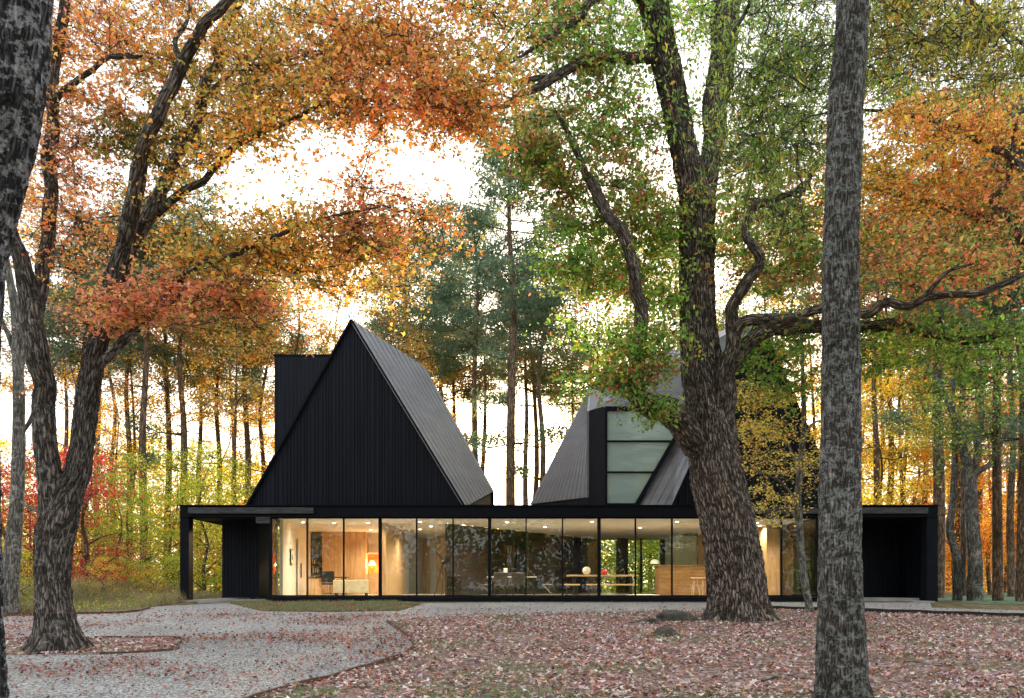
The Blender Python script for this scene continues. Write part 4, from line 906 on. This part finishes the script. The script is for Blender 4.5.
# --- small dogwood between oak and lichened trunk
Yd_ = 24.3; bs = gp(808,613); t = empty('dogwood_tree', bs, 'slender young tree with yellow leaves leaning between oak and lichened trunk', 'tree')
nodes = []
limbs(t, [('trunk', [(811,619,9,24.3),(808,600,8,24.3),(803,570,7.5,24.3),(800,535,7.5,24.3),(798,500,7.5,24.3),(801,460,6.5,24.3),(804,425,5.5,24.3),(803,380,4.5,24.3),(801,320,3,24.3)], 20, .006, None),
 ('limb', [(799,470,3,24.3),(785,440,2.5,24),(768,420,2,23.8),(745,400,1.4,23.6)], 8, .001, None),('limb', [(799,505,3,24.3),(780,480,2.4,24),(755,470,1.8,23.8)], 8, .001, None),
 ('limb', [(800,520,3,24.3),(785,510,2.4,24),(765,515,1.6,23.8)], 8, .001, None),('limb', [(802,440,3,24.3),(812,425,2.4,24.5),(822,420,1.8,24.6)], 8, .001, None)], Yd_, M['bk_pale'], nodes, seed=71)
reg = [(760,398,34,13,23.0,24.6,17,'dogwood',95,.30),(775,432,40,12,23.0,24.8,18,'dogwood',95,.30),(752,462,26,14,23.3,24.4,9,'dogwood',75,.3),(795,462,28,12,23.5,24.8,9,'dogwood',75,.3),(765,500,32,14,23.3,24.6,11,'dogwood',75,.3),(805,480,18,12,23.8,24.8,4,'dogwood',60,.3),(770,520,18,7,23.3,24.3,3,'dogwood',50,.25)]
foliate(t, nodes, clusters_from(reg), M['bk_pale'], .085, 'kite', .2, .6, .012)

# ================================================================== BACKGROUND TREES
def copy_tree(o, parent=None):
    c = o.copy(); COL.objects.link(c); c.parent = parent
    for ch in [x for x in o.children]: copy_tree(ch, c)
    return c
def make_pine(h, seed, crown_from=.55, bark_m='bk_far', pal='pine', dens=1.0, rad=.24):
    random.seed(seed); o = empty('pine_tree', (0,0,0), 'x', 'tree')
    T = Tubes(); pts = [(0,0,-.3)]+[(random.uniform(-.09,.09)*k, random.uniform(-.09,.09)*k, h*k/5) for k in range(1,6)]
    path, rd = smooth_path(pts, [rad*1.15,rad,rad*.85,rad*.65,rad*.4,.04], .6); T.add(path, rd, 12, .01, seed=seed, lumps=.05)
    LP, LS, LC = [], [], []
    nb = int(34*dens); tp = path
    for k in range(nb+6):
        f = crown_from+(1-crown_from)*((k+.5)/nb) if k < nb else random.uniform(.3, crown_from)
        z = h*min(f,.99); i = int(np.argmin(abs(tp[:,2]-z))); a = tp[i]; ang = random.uniform(0, 2*math.pi)
        prof = math.sin(min(1,(f-crown_from)/(1-crown_from)+.25)*math.pi*.85) if k < nb else .6
        L = (.8+3.0*prof)*random.uniform(.6,1.15)
        e = a+np.array([math.cos(ang)*L, math.sin(ang)*L, random.uniform(-.1,.6)*L*.6]); m = (a+e)/2+np.array([0,0,-.08*L])
        T.add(np.array([a,m,e]), [.05,.035,.015], 4, seed=k)
        if k >= nb and random.random() < .7: continue
        for q in range(random.randint(4,7)):
            t_ = random.uniform(.45,1.08); c = a+(e-a)*t_+rng.normal(size=3)*np.array([.4,.4,.25]); n = 70
            p = c+rng.normal(size=(n,3))*np.array([.36,.36,.2]); LP.append(p); LS.append(rng.uniform(.2,.38,n)); base = pick(pal,1); w = rng.random((n,1))*.6; LC.append(jitter(base*w+pick(pal,n)*(1-w)))
    T.build('trunk', M[bark_m], o)
    me = leaf_mesh('crown', np.concatenate(LP), np.concatenate(LS), np.concatenate(LC), 'lance', 0, 0); link('crown', me, M['needle'], o); return o
def make_decid(h, seed, pal, crown_from=.25, width=2.6, n=90, per=60, ls=.16, name='broadleaf_tree', bark_m='bk_far', rad=.13, sp=.5, lean=.1):
    random.seed(seed); o = empty(name, (0,0,0), 'x', 'tree'); T = Tubes()
    pts = [(0,0,-.3)]+[(random.uniform(-lean,lean)*k*1.5, random.uniform(-lean,lean)*k*1.5, h*.92*k/5) for k in range(1,6)]
    path, rd = smooth_path(pts, [rad*1.2,rad,rad*.8,rad*.6,rad*.35,.02], .4); T.add(path, rd, 9, .006, seed=seed, lumps=.06)
    npos = path[:, :]; LP, LS, LC = [], [], []
    tips = []
    for k in range(9):
        f = crown_from+(.9-crown_from)*k/9; i = int(np.argmin(abs(path[:,2]-f*h))); a = path[i]; ang = k*2.4+random.random(); L = width*random.uniform(.6,1.1)*(1-.5*f)
        e = a+np.array([math.cos(ang)*L, math.sin(ang)*L, L*random.uniform(.3,.8)]); b_, r_ = smooth_path([a,(a+e)/2+np.array([0,0,.1*L]),e], [rd[i]*.5,rd[i]*.35,.015], .4); T.add(b_, r_, 5, seed=k); npos = np.vstack([npos, b_])
    for k in range(n):
        f = random.uniform(crown_from, 1.0); g = (f-crown_from)/(1-crown_from); w = width*(math.sin((.12+.86*g)*math.pi)**.6)*random.uniform(.25,1.0)**.6
        ang = random.uniform(0,2*math.pi); c = np.array([math.cos(ang)*w, math.sin(ang)*w, f*h])
        i = int(np.argmin(np.linalg.norm(npos-c,axis=1))); a = npos[i]
        T.add(np.array([a,(a+c)/2+rng.normal(size=3)*.08,c]), [.018,.013,.006], 3, seed=k)
        base = pick(pal,1); w_ = rng.random((per,1))*.7
        LP.append(c+rng.normal(size=(per,3))*np.array([sp,sp,sp*.42])); LS.append(ls*rng.uniform(.6,1.3,per)); LC.append(jitter(base*w_+pick(pal,per)*(1-w_)))
    T.build('trunk', M[bark_m], o); me = leaf_mesh('crown', np.concatenate(LP), np.concatenate(LS), np.concatenate(LC), 'kite', .1, .35); link('crown', me, M['leaf'], o); return o
used = {}
def place(proto, px, Y, sc=1.0, rot=None, label=None, group=None, sz=1.0):
    first = proto.name not in used; used[proto.name] = 1
    o = proto if first else copy_tree(proto)
    o.location = ((px-CX)/F*Y, Y, gz(Y)); o.rotation_euler = (0,0,random.uniform(0,6.28) if rot is None else rot); o.scale = (sc*sz, sc*sz, sc)
    o['label'] = label
    if group: o['group'] = group
    return o
pA = make_pine(25, 101, .60); pB = make_pine(23, 102, .66, pal='pinedry', dens=.8); pC = make_pine(27, 103, .52, dens=1.1, rad=.28); pD = make_pine(22, 104, .72, dens=.6, rad=.2)
G_mid = 'pines between the two roofs'; G_left = 'pines behind the left of the house'; G_right = 'pines behind the right of the house'
for proto, px, Y, sc, lab in [
 (pC,512,46,1.0,'tallest thick pine standing centrally between the two roofs'),(pA,476,55,1.02,'thin golden lit pine just right of the left pyramid roof'),
 (pB,526,60,.95,'thin pine touching the right side of the thickest central pine'),(pD,541,52,1.05,'bare straight pine left of the right pyramid roof, with its twin behind'),(pA,534,64,1.0,'slim far pine between the thick pine and the right pyramid roof'),
 (pD,573,62,.9,'thin pine rising just left of the right roof peak'),(pB,484,68,1.0,'far pine half hidden by the golden pine beside the left roof')]:
    place(proto, px, Y, sc, label=lab, group=G_mid)
for proto, px, Y, sc, lab in [
 (pB,145,48,1.0,'reddish pine trunk in the left woods, nearest the house porch'),(pA,167,58,1.0,'straight thin pine between forked maple and chimney'),(pD,218,62,1.1,'tall slim pine left of the chimney'),
 (pB,246,56,1.0,'golden lit pine just left of the chimney'),(pC,408,66,1.15,'dense pine crown rising behind the left pyramid ridge'),(pA,440,72,1.2,'pine crown right above the left roof slope'),(pD,113,60,1.0,'thin pine close behind the forked maple'),
 (pA,84,50,.9,'dark pine trunk directly right of the forked maple'),(pB,335,75,.95,'far pine behind the peak of the left roof'),(pD,380,70,1.0,'slim pine behind the left roof ridge'),(pC,290,80,.85,'far broad pine above the chimney'),
 (pD,182,50,1.1,'slim dark pine between two lime trees left of the porch'),(pB,200,66,1.0,'far thin pine left of the chimney'),(pA,232,72,1.0,'distant thin pine close to the chimney'),(pD,128,55,1.05,'bare thin pine between the forked maple and the reddish pine'),
 (pB,98,64,1.0,'far thin pine just right of the forked maple stems'),(pD,262,60,1.0,'slim pine touching the left side of the chimney'),(pD,425,58,1.0,'slim pine above the lower slope of the left roof'),(pB,455,66,1.0,'thin pine beside the right slope of the left roof'),(pD,66,60,1.0,'thin pine seen between the stems of the forked maple')]:
    place(proto, px, Y, sc, label=lab, group=G_left)
for proto, px, Y, sc, lab in [
 (pC,938,38,.9,'dark blue green pine rising behind the right porch corner'),(pA,889,52,.9,'slim brown pine above the right porch'),(pD,905,60,.9,'thin pine above the right porch, second from the lichened trunk'),
 (pB,962,46,.9,'thin dark pine left of the pale forked tree'),(pA,998,31,.72,'thick leaning dark pine near the right edge'),(pC,1022,30,.7,'dark pine trunk cut by the right edge'),(pD,700,66,1.0,'far pine hidden behind the oak'),(pD,875,44,.9,'dark slim pine immediately right of the lichened trunk'),(pD,925,55,1.0,'thin pine left of the dark blue green pine'),(pB,978,55,.9,'thin pine behind the pale forked trunk'),(pD,1012,42,.9,'slim pine left of the one cut by the right edge'),(pD,948,70,1.0,'far thin pine over the lawn'),(pB,590,80,1.0,'far pine over the peak slope of the right roof'),(pB,640,70,1.0,'far pine above the dormer behind the oak leaves'),(pA,780,62,1.0,'far pine behind the dogwood')]:
    place(proto, px, Y, sc, label=lab, group=G_right)
# pale forked trees
def pale_tree(name, defs, Y, base, label, mat, reg=None, ls=.1):
    t = empty(name, Vector(((base-CX)/F*Y, Y, gz(Y))), label, 'tree'); nodes = []; limbs(t, defs, Y, M[mat], nodes, seed=int(base))
    if reg: foliate(t, nodes, clusters_from(reg), M[mat], ls, 'kite', .2, .3, .015)
    return t
pale_tree('pale_forked_tree', [('trunk', [(978,622,18,31),(975,600,15,31),(975,560,14,31),(972,520,13,31),(970,480,12,31),(964,450,9,31),(955,420,7,31),(940,385,5,31),(925,360,3,31)], 20, .008, None),
 ('limb', [(972,485,8,31),(978,455,7,31),(981,420,6,31.5),(980,380,5,32),(985,330,3,32)], 12, .004, None),('limb', [(971,478,6,31),(995,455,5,31),(1010,430,4,31),(1030,400,2.5,31)], 10, .004, None)], 31, 978,
 'pale grey forked trunk near the right edge of the photo', 'bk_pale', [(960,430,50,40,29,33,30,'green',60,.5),(1000,420,45,35,29,33,18,'green',60,.5),(930,420,40,30,29,32,14,'lime',50,.45)])
pale_tree('pale_crooked_tree', [('trunk', [(958,621,10,31.5),(957,590,9,31.5),(957,560,8,31.5),(950,530,8,31.5),(953,500,7,31.5),(955,450,6,31.5),(953,400,4,31.5),(958,340,2,31.5)], 14, .005, None),('limb', [(958,620,6,31.6),(962,570,6,31.8),(963,500,5,32),(966,420,3,32)], 10, .003, None)], 31.5, 958,
 'crooked slender grey trunk just right of the porch post', 'bk_pale', [(950,450,25,40,30,33,10,'green',50,.45)])
pale_tree('pale_bare_tree', [('trunk', [(8,612,20,24),(12,560,16,24),(17,500,14,24),(19,430,12,24),(18,360,11,24),(15,310,9,24),(8,270,7,24),(0,230,5,24)], 20, .008, None),
 ('limb', [(18,380,7,24),(28,340,6,24),(38,300,6,24),(50,265,5,24),(70,235,3,24),(85,200,2,24)], 12, .003, None),('limb', [(18,440,5,24),(30,420,4,24),(45,380,3,24),(70,345,2,24)], 10, .002, None),
 ('limb', [(17,360,6,24),(4,330,5,24),(-8,300,3,24)], 10, .002, None),('limb', [(18,500,4,24),(35,510,3,23.7),(50,520,2,23.5)], 8, .002, None)], 24, 8, 'pale grey bare-limbed tree behind the forked maple at the left edge', 'bk_pale', [(70,200,50,40,23,26,10,'dusty',50,.6),(10,340,40,60,23,26,4,'dusty',30,.5)])

# broadleaf woods
dY = make_decid(15, 201, 'yellow', .12, 3.0, 110, 62, .17); dL = make_decid(11, 202, 'lime', .06, 2.8, 110, 62, .15); dO = make_decid(14, 203, 'farorange', .15, 3.2, 120, 62, .17)
dG = make_decid(17, 204, 'gold', .3, 3.0, 90, 60, .18); dR = make_decid(6.5, 205, 'red', .1, 2.2, 60, 60, .13, name='red_shrub_tree'); dS = make_decid(18, 206, 'orange_olive', .35, 3.2, 90, 60, .18); dD = make_decid(16, 207, 'dusty', .4, 3.0, 60, 36, .15, bark_m='bk_pale')
gl = 'yellow and lime trees in the woods left of the porch'; gr = 'autumn trees in the woods right of the house'; gm = 'autumn trees behind the roofs'
def many(lst, group):
    for proto, px, Y, sc, lab in lst: place(proto, px, Y, sc, label=lab, group=group)
many([(dL,118,37,.5,'lowest lime tree close behind the tall grass'),(dL,128,40,.62,'lime green tree in the woods midway between forked maple and porch'),(dL,205,41,.68,'lime green tree seen through the left porch opening'),(dL,172,46,.72,'lime green tree just outside the left porch post'),(dY,105,52,.55,'yellow tree behind the red leaved sapling'),
 (dL,238,50,.72,'lime tree showing above the left end of the roof'),(dY,190,60,.55,'yellow tree deep in the left woods'),(dG,150,64,.6,'golden tree far back between the left pines'),(dO,120,56,.45,'small orange tree low in the left woods'),(dL,30,44,.65,'olive lime tree behind the pale bare tree'),
 (dY,62,62,.6,'far yellow tree behind the forked maple'),(dG,262,66,.9,'golden tree behind the chimney'),(dO,214,54,.42,'low orange tree behind the left porch'),(dY,0,56,.7,'yellow tree at the left edge')], gl)
dH = make_decid(3.2, 211, 'gold', .08, 1.3, 46, 50, .09, name='low_shrub', rad=.05, sp=.28); dK = make_decid(3.0, 212, 'lime', .06, 1.4, 46, 50, .09, name='low_shrub', rad=.05, sp=.28)
many([(dK,12,27,.62,'lime shrub at the left edge of the tall grass'),(dH,100,30,.5,'golden shrub in the grass right of the forked maple'),(dK,120,34,.55,'lime shrub at the back of the grass'),(dH,150,33,.45,'small golden shrub in the middle of the tall grass'),(dK,172,36,.6,'lime shrub beside the left porch post'),(dH,30,32,.6,'golden shrub behind the grass at the far left')], 'shrubs in the tall grass')
many([(dR,86,33,.9,'crimson leaved sapling right of the forked maple base'),(dR,48,36,1.0,'crimson leaved sapling left of the forked maple trunk'),(dR,10,40,1.0,'crimson leaved sapling at the left edge of the photo')], 'crimson saplings')
many([(dY,880,44,.8,'yellow tree directly above the right porch beam'),(dY,915,50,.85,'yellow tree behind the slim pine above the porch'),(dY,860,56,1.0,'tall yellow tree right behind the lichened trunk'),(dO,955,46,.75,'orange tree right of the porch post'),(dO,990,50,.85,'orange tree behind the pale forked trunk'),
 (dO,1030,44,.8,'orange tree at the right edge'),(dG,935,60,1.0,'golden tree behind the crooked grey trunk'),(dG,1005,64,1.0,'far golden tree near the right edge'),(dY,830,62,1.0,'yellow tree between dogwood and lichened trunk'),(dO,970,66,.6,'low far orange tree beyond the lawn')], gr)
dT = make_decid(24, 208, 'orange_olive', .48, 3.6, 110, 66, .19); dU = make_decid(25, 209, 'fireyellow', .35, 3.8, 130, 66, .19); dV = make_decid(24, 210, 'greenred', .3, 4.0, 140, 66, .2)
many([(dT,235,50,.92,'tall orange and olive crown between the forked maple and the chimney'),(dT,292,54,1.0,'tall orange and olive crown directly above the chimney'),(dU,338,58,1.0,'tall golden orange crown above the left roof peak'),(dT,385,52,.86,'tall olive crown over the ridge of the left roof'),
 (dT,185,60,1.05,'tall orange crown behind the upper stems of the forked maple'),(dU,130,56,1.0,'tall golden crown between the forked maple stems'),(dT,20,48,1.0,'tall orange crown at the left edge of the woods'),(dU,435,64,.8,'golden crown between left roof slope and central pines'),
 (dV,600,58,1.05,'tall red and green crown behind the left oak limb'),(dV,650,64,1.2,'tall green crown behind the oak fork'),(dV,755,54,1.05,'tall red and green crown right of the oak trunk'),(dU,810,60,1.15,'tall golden crown behind the dogwood'),(dV,880,56,1.2,'tall green and red crown right of the lichened trunk'),
 (dU,905,48,.9,'tall golden crown above the slim pine of the right porch'),(dV,960,52,1.15,'tall red and green crown above the pale forked trunk'),(dU,1015,50,1.0,'tall golden crown at the right edge of the woods'),(dV,700,70,1.4,'tallest far green crown seen above the oak fork')], 'tall autumn crowns beyond the house')
many([(dD,70,46,1.0,'dusty pink thin crown behind the forked maple stems'),(dD,115,60,1.1,'dusty brown open crown behind the left woods'),(dS,225,70,1.0,'tall olive orange tree above the chimney'),(dS,300,60,.95,'tall olive orange tree behind the left roof peak'),(dG,345,66,1.0,'golden tree just right of the left roof peak'),
 (dS,395,62,.9,'olive orange tree over the left roof slope'),(dD,460,80,1.1,'thin dusty tree beside the central pines'),(dG,452,64,.75,'gold green tree beside the right slope of the left roof'),(dS,620,72,1.0,'olive orange tree behind the oak limb'),(dG,720,60,.95,'golden tree behind the oak trunk'),(dY,600,76,.6,'low yellow tree between the roofs'),
 (dO,770,66,1.0,'orange tree behind the peak of the right roof'),(dL,505,78,.55,'low green tree between the roofs, left of centre'),(dL,560,74,.55,'low green tree beside the eave of the right roof'),(dS,680,80,1.1,'far olive tree above the right roof'),(dS,840,74,1.1,'far olive orange tree behind the lichened trunk')], gm)

# far wood seen as one mass, and the wood behind the viewer that the glass mirrors
def farwood(name, n, xr, yr, zr, pals, label, ls=(.3,.6), seedn=5):
    cc = n//90; cx = rng.uniform(*xr, cc); cy = rng.uniform(*yr, cc); hz = (fbm(np.stack([cx*.09, cy*0, cx*0],-1), 3, seedn)-.5)*1.6+1
    cz = 1+rng.random(cc)**.9*(zr-1)*hz
    p = np.stack([cx,cy,cz],-1)[np.repeat(np.arange(cc),90)]+rng.normal(size=(cc*90,3))*np.array([1.1,1.1,.7])
    cols = np.concatenate([np.repeat(pick(random.choice(pals),1),90,0) for _ in range(cc)]); p[:,2] = np.maximum(p[:,2], 1.05)
    me = leaf_mesh(name, p, rng.uniform(*ls, len(p)), jitter(cols,.25), 'kite', 0, .2); return tag(link(name, me, M['leaf']), label, 'woodland', kind='stuff')
farwood('far_woodland', 110000, (-85,85), (82,110), 13, ['lime','gold','willow','orange_olive','yellow'], 'hazy far woodland closing the view beneath the bare pine trunks')
farwood('woodland_undergrowth', 50000, (-45,-8), (44,62), 4.5, ['lime','willow','gold','olive'], 'low green and gold undergrowth among the left trunks', (.14,.28), 8)
farwood('woodland_behind_house', 36000, (-8,16), (54,64), 5.5, ['lime','willow','yellow','green'], 'green and yellow undergrowth seen through the rear glass of the house', (.14,.28), 11)
farwood('autumn_undergrowth', 40000, (14,48), (62,74), 7, ['farorange','gold','pink','fire'], 'orange undergrowth beyond the lawn right of the house', (.16,.3), 9)
farwood('woodland_behind_viewer', 130000, (-60,60), (-42,-22), 19, ['green','orange_olive','willow'], 'woodland facing the house, seen mirrored in the glass', (.35,.7), 6)

def stick(pts, r, label):
    ps = [np.array(gp(a, b, .045)) for a, b in pts]; o = empty('fallen_branch', Vector(ps[0]), label, 'branch'); T = Tubes(); path, rad = smooth_path(ps, [r]*(len(ps)-1)+[r*.4], .08)
    path[:,2] += .03*np.sin(np.linspace(0, 5, len(path))); T.add(path, rad, 6, seed=len(pts)); T.build('stem', M['bk_pale'], o)
    m = len(path)//2; T = Tubes(); T.add(np.array([path[m], path[m]+np.array([.18,.12,.03]), path[m]+np.array([.3,.3,.02])]), [r*.5,r*.4,r*.15], 5); T.build('twig', M['bk_pale'], o)
stick([(762,684),(785,681),(806,679)], .022, 'pale fallen branch lying in the leaves left of the lichened trunk')
stick([(560,655),(590,651),(612,652)], .014, 'thin fallen stick on the leaves in the middle foreground')
stick([(905,664),(930,668),(950,666)], .015, 'thin fallen stick on the leaves at the right')
# tall wild grass and shrubs at the left
wg = [(-24,20.5),(-12.5,24.8),(-12.9,29),(-12.4,31),(-12.4,42),(-40,42),(-40,20)]
wgp = gpl([(-200,617),(60,614),(128,612),(152,608),(180,603)])+[(-12.6,44),(-45,44),(-45,22)]
n_ = 190000; x = rng.uniform(-30,-11,n_); y = rng.uniform(20,36,n_); k = inside(wgp, x, y); x, y = x[k], y[k]; q = fbm(np.stack([x*.5,y*.5,x*0],-1),3,77)
h = (.2+1.15*q)*rng.uniform(.5,1.15,len(x))*np.clip(.6+(y-22)*.06,.55,1.05)*np.clip((-x-11.5)/4,.5,1); pz = np.stack([x,y,np.clip((y-8)/22,0,1)+h*.45],-1)
me = leaf_mesh('wild_grass', pz, h, jitter(pick('drygrass',len(x))*(.75+.5*q[:,None]),.25), 'reed', 0, 0, tilt=((0,0,1),.30)); tag(link('wild_grass', me, M['dead']), 'tall unmown green and brown grass along the left side of the gravel', 'grass', kind='stuff')
n2 = 14000; i_ = rng.choice(len(x), n2); pp = np.stack([x[i_],y[i_],np.clip((y[i_]-8)/22,0,1)+rng.random(n2)*h[i_]*.8],-1)
tag(link('wild_herbs', leaf_mesh('wild_herbs', pp, rng.uniform(.05,.12,n2), jitter(pick('lime',n2)*.6+pick('drygrass',n2)*.4,.2), 'kite', 0, .3), M['leaf']), 'leafy weeds mixed into the tall grass at left', 'weeds', kind='stuff')

# mossy roots / stones by the oak
def stone(px, py, w, h, label, seed):
    b = gp(px, py); bm = bmesh.new(); bmesh.ops.create_icosphere(bm, subdivisions=4, radius=1)
    co = np.array([v.co[:] for v in bm.verts]); d = fbm(co*1.6+seed, 4, seed)
    for v, k in zip(bm.verts, d): v.co *= (.6+.8*k); v.co.x *= w; v.co.y *= w*.6; v.co.z = max(v.co.z, -.35)*h
    me = bpy.data.meshes.new('stone'); bm.to_mesh(me); bm.free(); me.polygons.foreach_set('use_smooth',[True]*len(me.polygons))
    o = link('mossy_stone', me, M['moss']); o.location = b+Vector((0,0,.02)); return tag(o, label, 'stone', 'mossy stones left of the oak')
stone(676,622,.62,.30,'larger dark mossy stone against the foot of the oak',3); stone(666,636,.26,.20,'small dark mossy stone in the leaves left of the oak',8); stone(650,623,.34,.12,'low flat mossy stone at the left end of the stone group',13)

# ================================================================== LIGHT, SKY, CAMERA
SUN_EL, SUN_AZ = 8.0, 2.0      # degrees; azimuth from +Y towards +X
w = bpy.data.worlds.new('World'); scene.world = w; w.use_nodes = True; nt = w.node_tree; nt.nodes.clear()
sky = nt.nodes.new('ShaderNodeTexSky'); sky.sky_type = 'NISHITA'; sky.sun_disc = False; sky.sun_elevation = R(SUN_EL); sky.sun_rotation = R(SUN_AZ)
sky.air_density = 1.0; sky.dust_density = 4.0; sky.ozone_density = 1.0
# thin bright cloud veil greys the blue
hs = nt.nodes.new('ShaderNodeHueSaturation'); hs.inputs['Saturation'].default_value = .9; nt.links.new(sky.outputs[0], hs.inputs['Color'])
bg = nt.nodes.new('ShaderNodeBackground'); bg.inputs[1].default_value = .10
tc = N(nt, 'ShaderNodeTexCoord'); mpn = N(nt, 'ShaderNodeMapping'); mpn.inputs['Scale'].default_value = (1,1,2.5); nt.links.new(tc.outputs['Generated'], mpn.inputs[0])
cn = noise(nt, mpn.outputs[0], 2.2, 6, .55); cr = ramp(nt, cn.outputs[0], [(.3, (3.9,4.0,4.15)), (.7, (5.3,5.35,5.4))])
nt.links.new(mix(nt, .62, hs.outputs[0], cr.outputs[0]), bg.inputs[0])
wo = nt.nodes.new('ShaderNodeOutputWorld'); nt.links.new(bg.outputs[0], wo.inputs[0])
s = bpy.data.lights.new('sun', 'SUN'); s.energy = 3.0; s.color = (1,.66,.36); s.angle = R(3); so = bpy.data.objects.new('sun', s); COL.objects.link(so)
dirv = Vector((math.sin(R(SUN_AZ))*math.cos(R(SUN_EL)), math.cos(R(SUN_AZ))*math.cos(R(SUN_EL)), math.sin(R(SUN_EL))))
so.rotation_euler = (-dirv).to_track_quat('-Z', 'Y').to_euler(); so.location = dirv*100
cam = bpy.data.cameras.new('camera'); cam.sensor_width = 36; cam.lens = 36*F/1024; cam.shift_y = (HY-349)/1024; cam.clip_end = 2000; cam.clip_start = .1
co_ = bpy.data.objects.new('camera', cam); COL.objects.link(co_); co_.location = (0,0,EYE); co_.rotation_euler = (R(90),0,0); scene.camera = co_
scene.view_settings.view_transform = 'Standard'; scene.view_settings.look = 'None'; scene.view_settings.exposure = 2.2; scene.view_settings.gamma = 1
scene.cycles.max_bounces = 8; scene.cycles.transparent_max_bounces = 12; scene.cycles.diffuse_bounces = 4; scene.cycles.sample_clamp_indirect = 6
